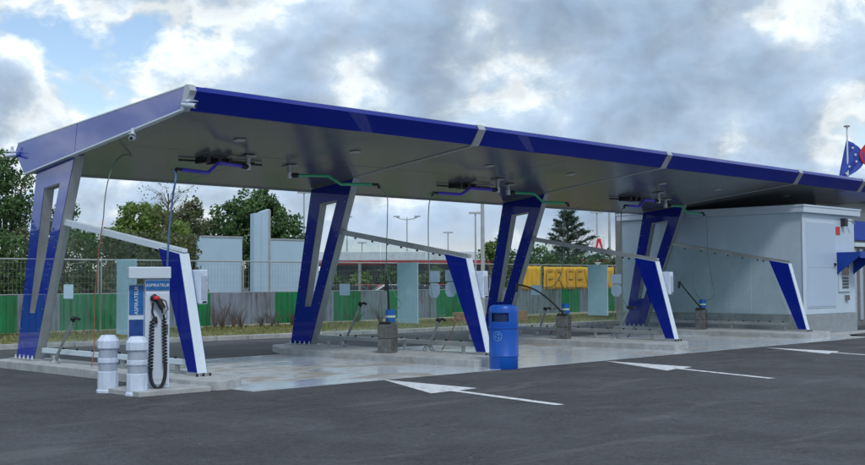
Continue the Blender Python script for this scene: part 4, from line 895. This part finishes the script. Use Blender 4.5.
# wispy bare tree above the brownish one
tw_ = thing('bare_tree','thin wispy nearly bare treetop above the brownish tree','tree',(*at(168,281,46).xy,0),0,GT)
tkb = MB().tube([(0,0,0),(0,.05,2.5),(0,0,5.2)], .12, 6, r2=.02).build('trunk','bark',tw_)
br_ = MB(); tips = []
for k in range(40):
    z = random.uniform(2.8,5.0); th = random.uniform(0,6.28); L_ = random.uniform(.4,1.1); e = (L_*math.cos(th), L_*math.sin(th), z+random.uniform(.2,.8))
    br_.tube([(0,0,z),(e[0]*.5,e[1]*.5,(z+e[2])/2+.1),e], .018, 5, r2=.006); tips.append(e)
br_.build('twigs','bark',tw_)
tp = np.array(tips); cc = np.repeat(tp, 14, 0)+rng.normal(0,.22,(len(tp)*14,3)); a_ = rng.normal(size=cc.shape)*.03; b_ = rng.normal(size=cc.shape)*.03
quads_obj('crown', cc, a_, b_, 'leaf_brown', tw_)
# hedge bushes
hb = [(-60,34,12,'leaf_olive'),(-25,33,20,'leaf_olive'),(5,33,22,'leaf_dark'),(32,34,20,'leaf_olive'),(62,33,22,'leaf_olive'),(92,34,20,'leaf_dark'),(122,33,22,'leaf_olive'),(150,34,24,'leaf_olive'),(176,33,20,'leaf_brown')]
hl = ['far left beyond the picture edge','at the left picture edge, olive','dark, left of the first column','olive, behind the gap of the first column','olive, behind the upper first partition glass','dark, behind the middle of the first glass','olive, behind the pale board','olive, left of the first fin','brownish, right of the first fin']
for (px, D, r, mt), l_ in zip(hb, hl):
    D += 7
    tree_px('hedge_bush','tall hedge bush %s' % l_,'bush',px,D,[(px-8,250-random.randint(0,8),17),(px+9,252-random.randint(0,8),17),(px,272,22),(px-12,285,20),(px+12,285,20)],mt,group='hedge bushes behind the fence',per=75,size=.062,limbs=3,trunk_r=.08)
for x_, y_ in ((-3,22),(-7,22),(-11,22),(-15,22.5),(-20,22.5),(-25,23)):
    tree('hedge_bush','olive hedge bush beyond the left edge, %s from the picture' % ['first','second','third','fourth','fifth','sixth'][[-3,-7,-11,-15,-20,-25].index(x_)],'bush',(x_,y_),4.2,[(0,0,1.3,2.0),(1.5,.3,2.0,1.6),(-1.6,0,2.0,1.6),(0,0,2.4,1.6),(2.4,0,1.3,1.5),(-2.4,0,1.3,1.5)],'leaf_dark',group='hedge bushes beyond the left edge',per=42,size=.10,limbs=3,trunk_r=.08)
bs = [(540,55,258,13,'leaf_dark','dark bush above the left part of the orange banner'),(562,57,262,13,'leaf_pine','dark bush above the middle of the orange banner'),(585,55,264,12,'leaf_dark','dark bush above the right part of the orange banner'),(608,59,262,11,'leaf_olive','low olive bush below the sign pylon'),(512,57,262,12,'leaf_dark','dark bush seen through the opening of the third column'),(626,59,264,12,'leaf_dark','dark bush beside the plant room corner')]
for px, D, py, r, mt, l_ in bs: tree_px('dark_bush',l_,'bush',px,D,[(px,py,r),(px-9,py+9,r),(px+9,py+10,r),(px,py+24,r+4)],mt,group='dark bushes behind the orange banner',per=40,size=.085,limbs=3,trunk_r=.08)
for i,(px, r, py) in enumerate(((338,9,282),(362,10,278),(390,11,276),(412,10,279),(434,11,275),(456,10,278))): tree_px('small_tree','small green tree before the petrol station, %s from the left' % ('first','second','third','fourth','fifth','sixth')[i],'tree',px,78,[(px,py,r),(px-5,py+6,r*.8),(px+6,py+5,r*.8)],'leaf_mid' if i%2 else 'leaf_dark',group='small trees by the petrol station',per=24,size=.12,limbs=2,trunk_r=.1)
# pine
pb = at(568,281,58); pn = thing('pine_tree','dark open pine with spreading layered branches above the orange banner','tree',(pb.x,pb.y,0),0)
MB().tube([(0,0,0),(.03,0,2.4),(-.02,0,5.0)], .16, 8, r2=.03).build('trunk','bark',pn)
Cs = []; bb = MB()
for k in range(46):
    z = 1.9 + 3.1*(k/45)**.85; th = k*2.399; L_ = 1.9*(1-(z-1.9)/3.5)*random.choice((.55,.8,1.0,1.15))+.08; e = Vector((L_*math.cos(th), L_*math.sin(th), z+.28*L_+.1))
    bb.tube([(0,0,z-.1),(e.x*.6,e.y*.6,z-.05),e], .03, 5, r2=.008)
    for q in range(int(9+16*L_)):
        u = random.uniform(.25,1.05)**.7; c = Vector((0,0,z-.05)).lerp(e, u); 
        for w_ in range(9): Cs.append((c.x+random.gauss(0,.09), c.y+random.gauss(0,.09), c.z+random.gauss(.02,.035)))
bb.build('branches','bark',pn); Cs = np.array(Cs); a_ = rng.normal(size=Cs.shape); a_ /= np.linalg.norm(a_,axis=1)[:,None]; b_ = np.cross(a_, rng.normal(size=Cs.shape)); b_ /= np.linalg.norm(b_,axis=1)[:,None]
quads_obj('crown', Cs, a_*.085, b_*.03, 'leaf_pine', pn)
# distant wood along the horizon
nl = 26000; ang = rng.uniform(R(10),R(85),nl); dist = rng.uniform(300,340,nl); hh = 5.5+2.2*np.sin(ang*40)+1.5*np.sin(ang*97)+1.0*np.sin(ang*211)
Cw = np.stack([-10+dist*np.cos(ang), -15+dist*np.sin(ang), rng.uniform(0,1,nl)**.8*hh], 1); a_ = rng.normal(size=Cw.shape)*.9; b_ = rng.normal(size=Cw.shape)*.9
tag(quads_obj('distant_wood', Cw, a_, b_, 'leaf_dark'), 'low distant belt of trees along the horizon', 'wood', kind='stuff')
